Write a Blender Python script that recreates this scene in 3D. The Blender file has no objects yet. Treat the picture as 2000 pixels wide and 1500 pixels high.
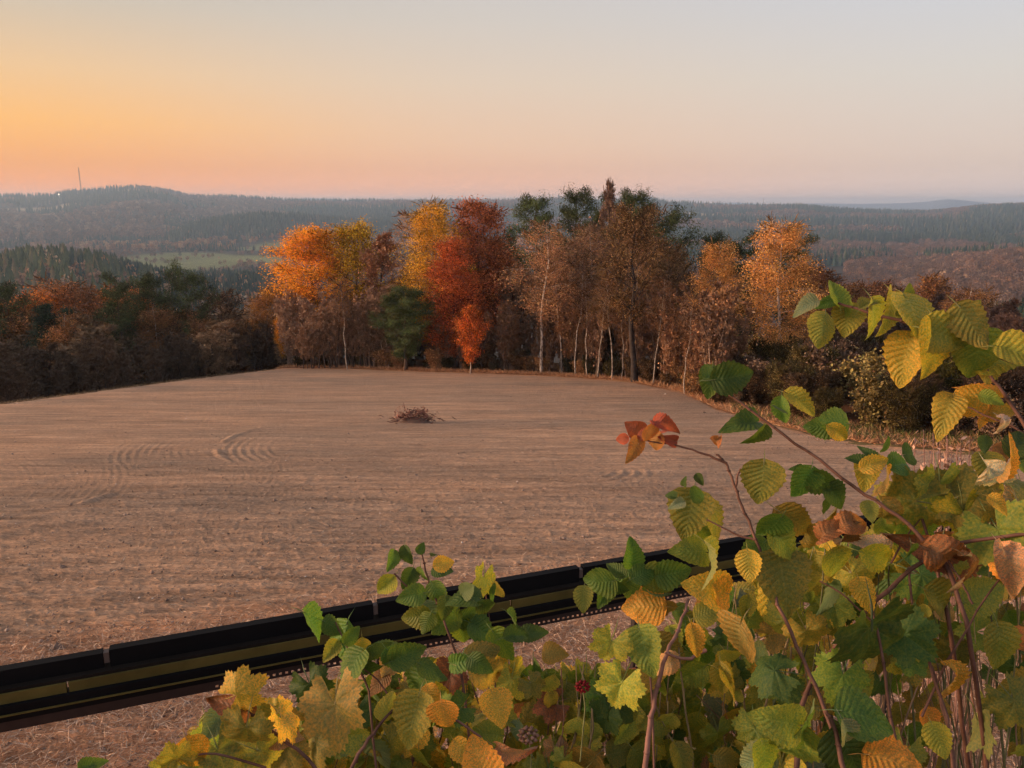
import bpy, math, random
import numpy as np
from mathutils import Vector, Matrix
PI = math.pi
sc = bpy.context.scene
COL = sc.collection

# ------------------------------------------------------------------ camera, sky, sun, exposure
HFOV = math.radians(66.0)
PITCH = math.radians(12.8)
cam_d = bpy.data.cameras.new('camera'); cam_d.sensor_width = 36.0
cam_d.lens = 18.0 / math.tan(HFOV / 2); cam_d.clip_start = 0.05; cam_d.clip_end = 40000
cam = bpy.data.objects.new('camera', cam_d); COL.objects.link(cam)
cam.location = (0, 0, 0); cam.rotation_euler = (PI / 2 - PITCH, 0, 0)
sc.camera = cam
FPX = 1000.0 / math.tan(HFOV / 2)

SUN_AZ, SUN_EL = math.radians(-92), math.radians(8)      # azimuth from +Y, negative = left
sd = bpy.data.lights.new('sun', 'SUN'); sd.energy = 3.8; sd.angle = math.radians(18); sd.color = (1.0, 0.67, 0.44)
sun = bpy.data.objects.new('sun', sd); COL.objects.link(sun)
sv = Vector((math.sin(SUN_AZ) * math.cos(SUN_EL), math.cos(SUN_AZ) * math.cos(SUN_EL), math.sin(SUN_EL)))
sun.rotation_euler = sv.to_track_quat('Z', 'Y').to_euler()

W = bpy.data.worlds.new('World'); sc.world = W; W.use_nodes = True
nt = W.node_tree; nt.nodes.clear()
def N(t, kind, **kw):
    n = t.nodes.new(kind)
    for k, v in kw.items():
        setattr(n, k, v)
    return n
def mathn(t, op, a, b=None, clamp=False):
    n = N(t, 'ShaderNodeMath', operation=op); n.use_clamp = clamp
    for i, v in enumerate((a, b)):
        if v is None: continue
        if hasattr(v, 'links'): t.links.new(v, n.inputs[i])
        else: n.inputs[i].default_value = v
    return n.outputs[0]
def s2l(c):
    return tuple(((x / 255.0) / 12.92 if x / 255.0 <= 0.04045 else ((x / 255.0 + 0.055) / 1.055) ** 2.4) for x in c)
def ramp(t, fac, stops, interp='LINEAR'):
    n = N(t, 'ShaderNodeValToRGB'); e = n.color_ramp.elements; n.color_ramp.interpolation = interp
    while len(e) < len(stops): e.new(0.5)
    for i, (p, c) in enumerate(stops):
        e[i].position = p; e[i].color = (*c, 1.0)
    t.links.new(fac, n.inputs[0]); return n.outputs[0]
def mixc(t, fac, a, b, mode='MIX'):
    n = N(t, 'ShaderNodeMix', data_type='RGBA', blend_type=mode)
    for i, v in ((0, fac), (6, a), (7, b)):
        if hasattr(v, 'links'): t.links.new(v, n.inputs[i])
        elif i == 0: n.inputs[0].default_value = v
        else: n.inputs[i].default_value = (*v[:3], 1.0)
    return n.outputs[2]
sky = N(nt, 'ShaderNodeTexSky', sky_type='NISHITA'); sky.sun_disc = False
sky.sun_elevation = SUN_EL; sky.sun_rotation = SUN_AZ
sky.air_density = 1.2; sky.dust_density = 2.5
tc = N(nt, 'ShaderNodeTexCoord')
sx = N(nt, 'ShaderNodeSeparateXYZ'); nt.links.new(tc.outputs['Generated'], sx.inputs[0])
el = mathn(nt, 'MULTIPLY', mathn(nt, 'ARCSINE', sx.outputs[2]), 180 / PI / 90.0)       # 0..1 for 0..90 degrees
el = mathn(nt, 'MAXIMUM', el, 0.0)
az = mathn(nt, 'ARCTAN2', sx.outputs[0], sx.outputs[1])
# angular distance in azimuth from the afterglow, 0 at the glow, 1 opposite
daz = mathn(nt, 'SUBTRACT', az, math.radians(-48))
cosd = mathn(nt, 'COSINE', daz)
u = mathn(nt, 'DIVIDE', mathn(nt, 'ARCCOSINE', cosd), PI)
def D(d): return d / 90.0
glow = ramp(nt, el, [(D(0.0), s2l((241, 140, 84))), (D(1.7), s2l((248, 160, 98))), (D(5), s2l((255, 186, 104))), (D(8), s2l((238, 193, 142))),
                     (D(12), s2l((203, 187, 167))), (D(15), s2l((176, 171, 165))), (D(30), s2l((172, 178, 186))), (1.0, s2l((158, 170, 190)))])
cen = ramp(nt, el, [(D(0.0), s2l((236, 170, 138))), (D(1.7), s2l((240, 180, 148))), (D(4), s2l((236, 193, 162))), (D(8), s2l((224, 200, 178))),
                    (D(12), s2l((209, 198, 188))), (D(15), s2l((200, 194, 192))), (D(30), s2l((182, 186, 196))), (1.0, s2l((158, 170, 190)))])
rgt = ramp(nt, el, [(D(0.0), s2l((216, 190, 180))), (D(3), s2l((222, 200, 187))), (D(8), s2l((214, 206, 199))),
                    (D(12), s2l((205, 204, 208))), (D(15), s2l((199, 202, 213))), (D(30), s2l((186, 190, 204))), (1.0, s2l((158, 170, 190)))])
bck = ramp(nt, el, [(D(0.0), s2l((176, 160, 168))), (D(6), s2l((196, 176, 178))), (D(15), s2l((188, 188, 200))), (1.0, s2l((158, 170, 190)))])
def sstep(t, x, a, b):
    n = N(t, 'ShaderNodeMapRange', interpolation_type='SMOOTHSTEP'); t.links.new(x, n.inputs[0])
    n.inputs[1].default_value = a; n.inputs[2].default_value = b; return n.outputs[0]
c1 = mixc(nt, sstep(nt, u, 0.06, 0.27), glow, cen)
c1 = mixc(nt, sstep(nt, u, 0.22, 0.46), c1, rgt)
c1 = mixc(nt, sstep(nt, u, 0.46, 0.90), c1, bck)
hor = ramp(nt, el, [(D(0.0), (1.42, 1.42, 1.42)), (D(0.8), (1.2, 1.2, 1.2)), (D(2.4), (1, 1, 1))])
c1 = mixc(nt, 1.0, c1, hor, 'MULTIPLY')
nis = mixc(nt, 1.0, sky.outputs[0], (0.012, 0.012, 0.012), 'MULTIPLY')
skyc = mixc(nt, 1.0, c1, nis, 'ADD')
bg = N(nt, 'ShaderNodeBackground'); nt.links.new(skyc, bg.inputs[0]); bg.inputs[1].default_value = 0.61
out = N(nt, 'ShaderNodeOutputWorld'); nt.links.new(bg.outputs[0], out.inputs[0])
sc.view_settings.view_transform = 'Standard'; sc.view_settings.look = 'None'
sc.view_settings.exposure = 0.76; sc.view_settings.gamma = 1.0; sc.view_settings.use_curve_mapping = False
sc.render.engine = 'CYCLES'
cy = sc.cycles
cy.use_denoising = True; cy.use_adaptive_sampling = True; cy.adaptive_threshold = 0.03
cy.max_bounces = 5; cy.diffuse_bounces = 3; cy.glossy_bounces = 2; cy.transmission_bounces = 3; cy.volume_bounces = 0
cy.transparent_max_bounces = 4; cy.caustics_reflective = False; cy.caustics_refractive = False
cy.sample_clamp_indirect = 4.0

# ------------------------------------------------------------------ helpers
CP, SP = math.cos(PITCH), math.sin(PITCH)
def ray(px, py):
    """unit direction of the view through a point of the 2000 x 1500 frame, used to survey the place"""
    a, b = (px - 1000.0) / FPX, (750.0 - py) / FPX
    v = np.array((a, CP + b * SP, -SP + b * CP)); return v / np.linalg.norm(v)
def azel(px, py):
    v = ray(px, py); return math.atan2(v[0], v[1]), v[2] / math.hypot(v[0], v[1])
def hsh(ix, iy, seed):
    h = (ix.astype(np.int64) * 374761393 + iy.astype(np.int64) * 668265263 + seed * 2246822519) & 0xFFFFFFFF
    h = ((h ^ (h >> 13)) * 1274126177) & 0xFFFFFFFF
    return ((h ^ (h >> 16)) & 0xFFFF) / 65535.0
def vn(x, y, seed=0):
    x = np.asarray(x, float); y = np.asarray(y, float)
    ix, iy = np.floor(x), np.floor(y); fx, fy = x - ix, y - iy
    fx = fx * fx * (3 - 2 * fx); fy = fy * fy * (3 - 2 * fy)
    ix = ix.astype(np.int64); iy = iy.astype(np.int64)
    a = hsh(ix, iy, seed); b = hsh(ix + 1, iy, seed); c = hsh(ix, iy + 1, seed); d = hsh(ix + 1, iy + 1, seed)
    return (a + (b - a) * fx) * (1 - fy) + (c + (d - c) * fx) * fy
def fbm(x, y, seed=0, o=3):
    s = 0; a = 0.5
    for i in range(o):
        s = s + a * vn(x * 2 ** i, y * 2 ** i, seed + i * 17); a *= 0.5
    return s / (1 - 0.5 ** o)
def ss(t): t = np.clip(t, 0, 1); return t * t * (3 - 2 * t)

def mesh(name, V, F, mat=None, uv=None, col=None, smooth=False, mi=None):
    """V (n,3); F one (m,k) array or a list of such arrays; uv per vertex, col per vertex (rgb)"""
    if isinstance(F, np.ndarray): F = [F]
    F = [np.asarray(f, dtype=np.int32) for f in F if len(f)]
    V = np.asarray(V, dtype=np.float32)
    me = bpy.data.meshes.new(name)
    nl = sum(f.size for f in F); nf = sum(len(f) for f in F)
    me.vertices.add(len(V)); me.vertices.foreach_set('co', V.ravel())
    me.loops.add(nl); lv = np.concatenate([f.ravel() for f in F]); me.loops.foreach_set('vertex_index', lv)
    me.polygons.add(nf)
    tot = np.concatenate([np.full(len(f), f.shape[1], np.int32) for f in F])
    st = np.concatenate(([0], np.cumsum(tot)[:-1])).astype(np.int32)
    me.polygons.foreach_set('loop_start', st)
    if smooth: me.polygons.foreach_set('use_smooth', np.ones(nf, bool))
    if mat is not None:
        for m in (mat if isinstance(mat, (list, tuple)) else [mat]): me.materials.append(m)
    if mi is not None: me.polygons.foreach_set('material_index', np.asarray(mi, np.int32))
    if uv is not None:
        l = me.uv_layers.new(name='UVMap'); l.data.foreach_set('uv', np.asarray(uv, np.float32)[lv].ravel())
    if col is not None:
        a = me.color_attributes.new('tint', 'FLOAT_COLOR', 'POINT')
        c = np.ones((len(V), 4), np.float32); c[:, :3] = col; a.data.foreach_set('color', c.ravel())
    me.update(calc_edges=True)
    if not smooth: me.shade_flat()
    return me
def link(name, data, parent=None, loc=(0, 0, 0), kind=None, label=None, cat=None, group=None, color=None):
    o = bpy.data.objects.new(name, data); COL.objects.link(o); o.location = loc
    if parent is not None: o.parent = parent
    if kind: o['kind'] = kind
    if label: o['label'] = label
    if cat: o['category'] = cat
    if group: o['group'] = group
    if color is not None: o.color = (*color[:3], 1.0)
    return o
class Buf:
    def __init__(s): s.V = []; s.F = {}; s.n = 0; s.C = []
    def add(s, V, F, col=None):
        V = np.asarray(V, float); F = np.asarray(F)
        s.V.append(V); s.F.setdefault(F.shape[1], []).append(F + s.n); s.n += len(V)
        s.C.append(np.ones((len(V), 3)) if col is None else np.broadcast_to(np.asarray(col, float), (len(V), 3)))
    def box(s, c, h, R=None, col=None):
        g = np.array([(x, y, z) for x in (-1, 1) for y in (-1, 1) for z in (-1, 1)], float) * np.asarray(h)
        if R is not None: g = g @ np.asarray(R).T
        s.add(g + np.asarray(c), [(0, 1, 3, 2), (4, 6, 7, 5), (0, 4, 5, 1), (2, 3, 7, 6), (0, 2, 6, 4), (1, 5, 7, 3)], col)
    def tube(s, P, R, k=5, col=None):
        P = np.asarray(P, float); R = np.asarray(R, float); n = len(P)
        T = np.gradient(P, axis=0); T /= np.linalg.norm(T, axis=1)[:, None] + 1e-9
        ref = np.array((0.31, 0.95, 0.05)) if abs(T[0][2]) > 0.6 else np.array((0.05, 0.1, 1.0))
        A = np.cross(T, ref); A /= np.linalg.norm(A, axis=1)[:, None] + 1e-9; B = np.cross(T, A)
        a = np.arange(k) * 2 * PI / k
        V = P[:, None] + (A[:, None] * np.cos(a)[None, :, None] + B[:, None] * np.sin(a)[None, :, None]) * R[:, None, None]
        i = np.arange(n - 1)[:, None] * k; j = np.arange(k)[None]
        F = np.stack([i + j, i + (j + 1) % k, i + k + (j + 1) % k, i + k + j], -1).reshape(-1, 4)
        s.add(V.reshape(-1, 3), F, col)
    def mesh(s, name, mat, smooth=False, color=True):
        return mesh(name, np.concatenate(s.V), [np.concatenate(f) for f in s.F.values()], mat, col=np.concatenate(s.C) if color else None, smooth=smooth)

# ------------------------------------------------------------------ materials
def new_mat(name, rough=0.85, spec=0.2):
    m = bpy.data.materials.new(name); m.use_nodes = True; t = m.node_tree
    b = t.nodes['Principled BSDF']; b.inputs['Roughness'].default_value = rough; b.inputs['Specular IOR Level'].default_value = spec
    return m, t, b
def noise(t, scale, detail=4, vec=None, rough=0.55):
    n = N(t, 'ShaderNodeTexNoise'); n.inputs['Scale'].default_value = scale; n.inputs['Detail'].default_value = detail; n.inputs['Roughness'].default_value = rough
    if vec is not None: t.links.new(vec, n.inputs['Vector'])
    return n.outputs[0]
def coords(t, scale=(1, 1, 1), kind='Object'):
    c = N(t, 'ShaderNodeTexCoord'); m = N(t, 'ShaderNodeMapping'); m.inputs['Scale'].default_value = scale
    t.links.new(c.outputs[kind], m.inputs['Vector']); return m.outputs[0]
def bump(t, b, h, strength=0.5, dist=0.02):
    n = N(t, 'ShaderNodeBump'); n.inputs['Strength'].default_value = strength; n.inputs['Distance'].default_value = dist
    t.links.new(h, n.inputs['Height']); t.links.new(n.outputs[0], b.inputs['Normal'])
def tint_mat(name, transl=0.0, rough=0.8, spec=0.15, varscale=None, objcol=True):
    """colour = object colour x per-leaf tint"""
    m, t, b = new_mat(name, rough, spec)
    a = N(t, 'ShaderNodeAttribute', attribute_name='tint'); c = a.outputs['Color']
    if objcol:
        oi = N(t, 'ShaderNodeObjectInfo'); c = mixc(t, 1.0, oi.outputs['Color'], c, 'MULTIPLY')
    if varscale:
        n = noise(t, varscale, 4, coords(t)); c = mixc(t, 1.0, c, ramp(t, n, [(0.3, (0.55, 0.55, 0.55)), (0.7, (1.35, 1.35, 1.35))]), 'MULTIPLY')
    t.links.new(c, b.inputs['Base Color'])
    if transl:
        tr = N(t, 'ShaderNodeBsdfTranslucent'); t.links.new(c, tr.inputs[0]); mx = N(t, 'ShaderNodeMixShader'); mx.inputs[0].default_value = transl
        t.links.new(b.outputs[0], mx.inputs[1]); t.links.new(tr.outputs[0], mx.inputs[2])
        t.links.new(mx.outputs[0], t.nodes['Material Output'].inputs[0])
    return m
M_LEAF = tint_mat('autumn_foliage', 0.30)
M_NEEDLE = tint_mat('pine_needles', 0.10)
M_TWIG = tint_mat('twigs')
M_BARK = tint_mat('bark', varscale=6.0)
def birch_bark():
    m, t, b = new_mat('birch_bark', 0.7)
    v = coords(t, (6, 6, 1.6)); n = noise(t, 2.2, 5, v); n2 = noise(t, 0.6, 3, coords(t))
    c = ramp(t, n, [(0.36, (0.05, 0.035, 0.03)), (0.47, (0.42, 0.34, 0.28)), (0.6, (0.72, 0.64, 0.56)), (0.8, (0.8, 0.72, 0.65))])
    a = N(t, 'ShaderNodeAttribute', attribute_name='tint'); c = mixc(t, 1.0, c, a.outputs['Color'], 'MULTIPLY')
    oi = N(t, 'ShaderNodeObjectInfo'); c = mixc(t, 1.0, c, oi.outputs['Color'], 'MULTIPLY')
    t.links.new(c, b.inputs['Base Color']); return m
M_BIRCH = birch_bark()

# ------------------------------------------------------------------ terrain functions (the camera stands at z = 0, eye 1.65 m above a bank)
Z0, SL = -4.82, -0.1237
def plane_hit(px, py):
    v = ray(px, py); h = math.hypot(v[0], v[1]); ta = -v[2] / h; cy_ = v[1] / h
    r = -Z0 / (ta + SL * cy_); return v[0] / h * r, v[1] / h * r
EDGE_PX = [(-500, 905), (-200, 825), (0, 789), (140, 771), (280, 752), (420, 734), (560, 719), (680, 720), (800, 725), (1000, 731), (1120, 737), (1230, 746),
           (1330, 766), (1400, 800), (1500, 828), (1600, 852), (1700, 868), (1850, 880), (2000, 890), (2400, 905)]
EDGE = [plane_hit(*p) for p in EDGE_PX]
E_AZ = np.array([math.atan2(x, y) for x, y in EDGE]); E_R = np.array([math.hypot(x, y) for x, y in EDGE])
AZ560 = E_AZ[6]; AZ1400 = E_AZ[13]
def Rb(th): return np.interp(th, E_AZ, E_R)
def crest(pts):
    a = [azel(x, y) for x, y in pts]; return np.array([p[0] for p in a]), np.array([p[1] for p in a])
L0 = crest([(-600, 400), (300, 398), (470, 393), (540, 391), (600, 387), (650, 388), (720, 393), (800, 397), (1200, 399), (1350, 399), (1400, 396), (1440, 395), (1500, 399), (1580, 397),
            (1680, 398), (1760, 397), (1810, 394), (1845, 389), (1870, 390), (1900, 393), (1960, 398), (2100, 402), (2600, 402)])
L1 = crest([(-700, 385), (-200, 392), (0, 389), (100, 387), (130, 379), (180, 376), (230, 371), (270, 369), (330, 377), (375, 388), (400, 388), (480, 391), (560, 396), (700, 397),
            (800, 396), (980, 396), (1090, 393), (1180, 399), (1230, 394), (1270, 394), (1300, 399), (1380, 402), (1450, 404), (1560, 405), (1650, 414), (1750, 418), (1830, 417), (1880, 411),
            (1920, 407), (2000, 404), (2300, 402)])
L2 = crest([(-300, 480), (200, 482), (330, 464), (400, 442), (450, 434), (520, 428), (600, 433), (700, 443), (780, 447), (900, 456), (1100, 480), (1300, 500)])
L4 = crest([(-500, 530), (-100, 530), (0, 530), (60, 517), (120, 514), (200, 527), (270, 548), (340, 566), (400, 577), (480, 572), (545, 574), (600, 610), (650, 690), (700, 760), (900, 800)])
L5 = crest([(1200, 700), (1450, 620), (1640, 562), (1720, 548), (1800, 538), (1900, 518), (2000, 508), (2300, 494)])
L6 = crest([(1400, 860), (1600, 780), (1700, 742), (1800, 706), (1950, 684), (2150, 672), (2500, 670)])
LAY = [(L0, 7200, 1500, 1000, 0), (L1, 3500, 2000, 1300, 0), (L2, 1900, 430, 500, 0), (L4, 620, 260, 260, 0), (L5, 900, 560, 420, 0), (L6, 260, 120, 220, 0)]
def zfar(th, r):
    fl = -76 + 5 * fbm(r * np.sin(th) / 260, r * np.cos(th) / 260, 5)
    z = fl
    for (a, e), Dn, wf, wb, _ in LAY:
        zc = np.interp(th, a, e) * Dn
        t = np.where(r < Dn, (r - (Dn - wf)) / wf, 1 - (r - Dn) / wb)
        rough = (fbm(r * np.sin(th) / 340 + 9, r * np.cos(th) / 340, 7) - 0.5) * 30 * (1 - ss(t)) * ss(t) * 4 * (Dn > 1000)
        z = np.maximum(z, fl + (zc - fl) * ss(t) + rough)
    return z
def znear(th, r):
    x, y = r * np.sin(th), r * np.cos(th)
    z = Z0 + SL * np.maximum(y, 0)
    s = r - Rb(th)
    wide = ss((th - AZ560 + 0.02) / 0.06)
    s = s - 13.0 * wide - 10 * wide * ss((th - AZ1400) / 0.3)
    fac = 0.34 - 0.17 * ss((th - AZ1400 + 0.1) / 0.35)
    s = np.maximum(s + 1.0, 0)
    z = z - fac * (np.sqrt(s * s + 16) - 4)
    bank = -1.66 - 0.30 * np.maximum(r - 1.2, 0) - 0.50 * np.maximum(r - 2.1, 0)   # the bank the photographer stands on
    return np.maximum(z, bank), bank > z
def zt(x, y):
    x = np.asarray(x, float); y = np.asarray(y, float)
    th = np.arctan2(x, y); r = np.hypot(x, y)
    zn, _ = znear(th, r)
    return np.where(r > 70, np.maximum(zn, zfar(th, r)), zn)
def hit(px, py, rmax=6000):
    v = ray(px, py); h = math.hypot(v[0], v[1])
    rs = np.geomspace(2, rmax, 6000); z = zt(v[0] / h * rs, v[1] / h * rs); c = np.nonzero(v[2] / h * rs < z)[0]
    r = rs[c[0]] if len(c) else rmax
    return v[0] / h * r, v[1] / h * r, float(zt(v[0] / h * r, v[1] / h * r))
# ------------------------------------------------------------------ ground sheet out to the horizon
def ground_material():
    m, t, b = new_mat('ground_mix', 0.95, 0.05)
    a = N(t, 'ShaderNodeAttribute', attribute_name='tint')
    n = noise(t, 0.35, 6, coords(t), 0.7); n2 = noise(t, 7.0, 5, coords(t), 0.7)
    c = mixc(t, 1.0, a.outputs['Color'], ramp(t, n, [(0.3, (0.65, 0.66, 0.66)), (0.72, (1.3, 1.28, 1.2))]), 'MULTIPLY')
    c = mixc(t, 1.0, c, ramp(t, n2, [(0.3, (0.7, 0.7, 0.7)), (0.72, (1.25, 1.25, 1.25))]), 'MULTIPLY')
    t.links.new(c, b.inputs['Base Color']); bump(t, b, n2, 0.5, 0.06); return m
M_GROUND = ground_material()
def patch(th, r, px, py, Dn, wth, wr, rot=0.0):
    """soft ellipse in the valley around the place seen at px, py at distance Dn (half sizes in metres across and along)"""
    a, _ = azel(px, py); x0, y0 = Dn * math.sin(a), Dn * math.cos(a)
    x, y = r * np.sin(th) - x0, r * np.cos(th) - y0
    u, w = x * math.cos(a) - y * math.sin(a), x * math.sin(a) + y * math.cos(a)
    return 1 - ss((np.hypot(u / wth, w / wr) - 0.85) / 0.3)
def meadow(th, r):
    m = patch(th, r, 350, 500, 1150, 90, 190)
    m = np.maximum(m, patch(th, r, 450, 500, 1140, 90, 110))
    m = np.maximum(m, patch(th, r, 590, 478, 1480, 90, 130))
    m = np.maximum(m, patch(th, r, 500, 480, 1440, 60, 60))
    m = np.maximum(m, patch(th, r, 1760, 512, 1560, 75, 60) * 0.8)
    return m
def stubble(th, r):
    m = patch(th, r, 250, 388, 3300, 330, 130)
    m = np.maximum(m, patch(th, r, 130, 384, 3400, 150, 90))
    m = np.maximum(m, patch(th, r, 900, 396, 3480, 360, 100))
    m = np.maximum(m, patch(th, r, 1440, 402, 3400, 330, 200))
    m = np.maximum(m, patch(th, r, 1330, 430, 2700, 170, 90))
    for q in ((560, 404, 3300, 160, 60), (60, 425, 2750, 150, 70), (1120, 415, 3000, 200, 70), (1290, 452, 2450, 90, 60), (1600, 440, 2650, 130, 50), (1850, 440, 2600, 110, 50), (700, 402, 3350, 240, 50), (330, 405, 3150, 200, 60)):
        m = np.maximum(m, patch(th, r, *q) * 0.9)
    return m
def build_ground():
    th = np.concatenate([np.radians(np.linspace(-180, -44, 46)), np.radians(np.linspace(-43.7, 43.7, 430)), np.radians(np.linspace(44, 180, 46))])
    r = np.concatenate([[0.02], np.geomspace(0.6, 12, 34), np.geomspace(12.6, 160, 150), np.geomspace(164, 8300, 210)])
    TH, RR = np.meshgrid(th, r, indexing='ij'); X, Y = RR * np.sin(TH), RR * np.cos(TH)
    Z = zt(X, Y)
    inside = ss((Rb(TH) - 0.6 - RR) / 1.2) * ss((RR - 6.2) / 1.0) * (np.abs(TH) < 0.76)
    Z = Z - 0.30 * inside
    Z = Z + (fbm(X * 1.2, Y * 1.2, 3) - 0.5) * 0.12 * (RR < 200)
    n = fbm(X / 90, Y / 90, 11)[..., None]
    base = np.array((0.075, 0.052, 0.036)) * (0.7 + 0.6 * n)
    litter = np.array((0.17, 0.075, 0.035)); near = ss((160 - RR) / 60)[..., None]
    base = base * (1 - near) + litter * (0.6 + 0.5 * n) * near
    straw = np.array((0.46, 0.24, 0.125)); vg = (ss((3.6 - np.abs(RR - Rb(TH) - 0.8)) / 1.4) * (TH > AZ560 - 0.03) * (RR > 12))[..., None]
    vg = np.maximum(vg, ss((9.5 - RR) / 1.5)[..., None] * ss((RR - 2.6) / 0.5)[..., None])
    grn = ss((TH - AZ1400 - 0.02) / 0.12)[..., None] * (RR > 12)[..., None]
    straw = straw * (1 - grn) + np.array((0.19, 0.125, 0.05)) * grn
    base = base * (1 - vg) + straw * vg
    mead = (meadow(TH, RR) * (RR > 500))[..., None]; base = base * (1 - mead) + np.array((0.21, 0.205, 0.080)) * (0.7 + 0.6 * n) * mead
    stub = (stubble(TH, RR) * (RR > 1500))[..., None]; base = base * (1 - stub) + np.array((0.50, 0.36, 0.22)) * stub
    far = ss((RR - 5200) / 800)[..., None]; base = base * (1 - far) + np.array((0.30, 0.30, 0.34)) * far  # farthest mountains paled in their base colour to imitate thicker haze
    nr, nth = len(r), len(th)
    i = np.arange(nth - 1)[:, None] * nr; j = np.arange(nr - 1)[None]
    F = np.stack([i + j, i + nr + j, i + nr + j + 1, i + j + 1], -1).reshape(-1, 4)[:, ::-1]
    V = np.stack([X, Y, Z], -1).reshape(-1, 3)
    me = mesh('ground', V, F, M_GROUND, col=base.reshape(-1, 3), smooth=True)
    link('ground', me, kind='structure')
build_ground()

# ------------------------------------------------------------------ the harrowed field
def circ3(a, b, c):
    (x1, y1), (x2, y2), (x3, y3) = a, b, c
    d = 2 * (x1 * (y2 - y3) + x2 * (y3 - y1) + x3 * (y1 - y2))
    ux = ((x1**2 + y1**2) * (y2 - y3) + (x2**2 + y2**2) * (y3 - y1) + (x3**2 + y3**2) * (y1 - y2)) / d
    uy = ((x1**2 + y1**2) * (x3 - x2) + (x2**2 + y2**2) * (x1 - x3) + (x3**2 + y3**2) * (x2 - x1)) / d
    return ux, uy, math.hypot(x1 - ux, y1 - uy)
TRACKS = []   # arcs of harrow and wheel marks: three surveyed points, extents inward/outward, spacing, depth
for p1, p2, p3, w0, w1, sp, dep in [
        ((450, 905), (424, 880), (548, 828), -0.3, 0.3, 0.5, 0.05), ((380, 915), (330, 880), (470, 830), -1.8, 2.0, 0.25, 0.010),
        ((500, 905), (470, 880), (560, 838), -1.2, 0.8, 0.28, 0.014),
        ((770, 893), (850, 897), (945, 884), -0.9, 0.7, 0.33, 0.03), ((1060, 938), (1150, 945), (1235, 918), -1.2, 0.8, 0.33, 0.03),
        ((940, 838), (1050, 834), (1150, 826), -1.0, 1.0, 0.6, 0.05), ((0, 880), (120, 930), (60, 990), -2.0, 2.0, 0.20, 0.005), ((100, 800), (560, 842), (900, 838), -0.25, 0.25, 0.5, 0.02), ((600, 905), (1000, 880), (1500, 905), -0.3, 0.3, 0.6, 0.03), ((20, 1010), (500, 975), (1000, 985), -0.3, 0.3, 0.6, 0.025),
        ((150, 985), (190, 975), (225, 965), -0.3, 0.3, 0.5, 0.05)]:
    a, b_, c_ = (plane_hit(*p) for p in (p1, p2, p3)); cx, cyy, R = circ3(a, b_, c_)
    A = [math.atan2(p[1] - cyy, p[0] - cx) for p in (a, b_, c_)]
    d1 = (A[1] - A[0] + PI) % (2 * PI) - PI; d2 = (A[2] - A[1] + PI) % (2 * PI) - PI
    TRACKS.append((cx, cyy, R, A[0], d1 + d2, w0, w1, sp, dep))
def field_relief(X, Y, RR):
    wy = Y + 1.4 * (fbm(X / 9, Y / 9, 31) - 0.5) * 2 + 0.05 * X + 0.00 * X * X
    left = ss((-X - 6) / 8) * ss((26 - Y) / 8)
    q = wy * (1 - left) + (Y * 0.75 - X * 0.66 + 0.5 * fbm(X / 4, Y / 4, 8)) * left
    f1 = np.clip((24 - RR) / 12, 0, 1)
    amp = 0.5 + fbm(X / 3.0, Y / 0.9, 2)
    h = 0.011 * np.sin(q * 2 * PI / 0.22 + 2.5 * fbm(X * 0.6, Y * 2, 4)) * f1 * amp
    h += 0.020 * np.sin(q * 2 * PI / 1.15 + 3.0 * fbm(X * 0.3, Y, 14)) * np.clip((55 - RR) / 20, 0, 1) * amp * 0.6
    h += 0.050 * (fbm(X * 0.7, (Y + 0.06 * X) * 3.6, 6, 4) - 0.5)
    ln_ = fbm(X * 1.3 + 40, (wy) * 8.5, 16, 3); h -= 0.085 * np.clip(ln_ - 0.56, 0, 1) * np.clip((34 - RR) / 14, 0, 1) * (0.6 + 1.2 * fbm(X * .5, Y * .5, 90)) * np.clip((60 - RR) / 30, 0.25, 1)
    h += 0.050 * np.clip(fbm(X * 5, Y * 14, 9, 3) - 0.5, -0.2, 1) * np.clip((34 - RR) / 18, 0, 1)
    cl = fbm(X * 15, Y * 18, 23, 2); h += 0.12 * np.clip(cl - 0.66, 0, 1) * np.clip((26 - RR) / 10, 0, 1)
    trk = np.zeros_like(h)
    for cx, cyy, R, a0, da, w0, w1, sp, dep in TRACKS:
        d = np.hypot(X - cx, Y - cyy) - R; a = np.arctan2(Y - cyy, X - cx)
        t = ((a - a0) * np.sign(da)) % (2 * PI) / abs(da)
        m = ss((t + 0.02) / 0.15) * ss((1.02 - t) / 0.15) * ss((d - w0) / 0.3) * ss((w1 - d) / 0.3)
        m = m * np.clip(2.6 * fbm(X * 0.9, Y * 0.7, 77 + int(sp * 100)) - 0.75, 0, 1.3)
        g = np.cos(2 * PI * d / sp + 1.2 * (fbm(X * 1.1, Y * 1.1, 78) - .5)) + 0.5 * (fbm(X * 4, Y * 4, 79) - .5); trk += dep * m * g
        h = h * (1 - 0.5 * m)
    return h + trk, trk
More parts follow.
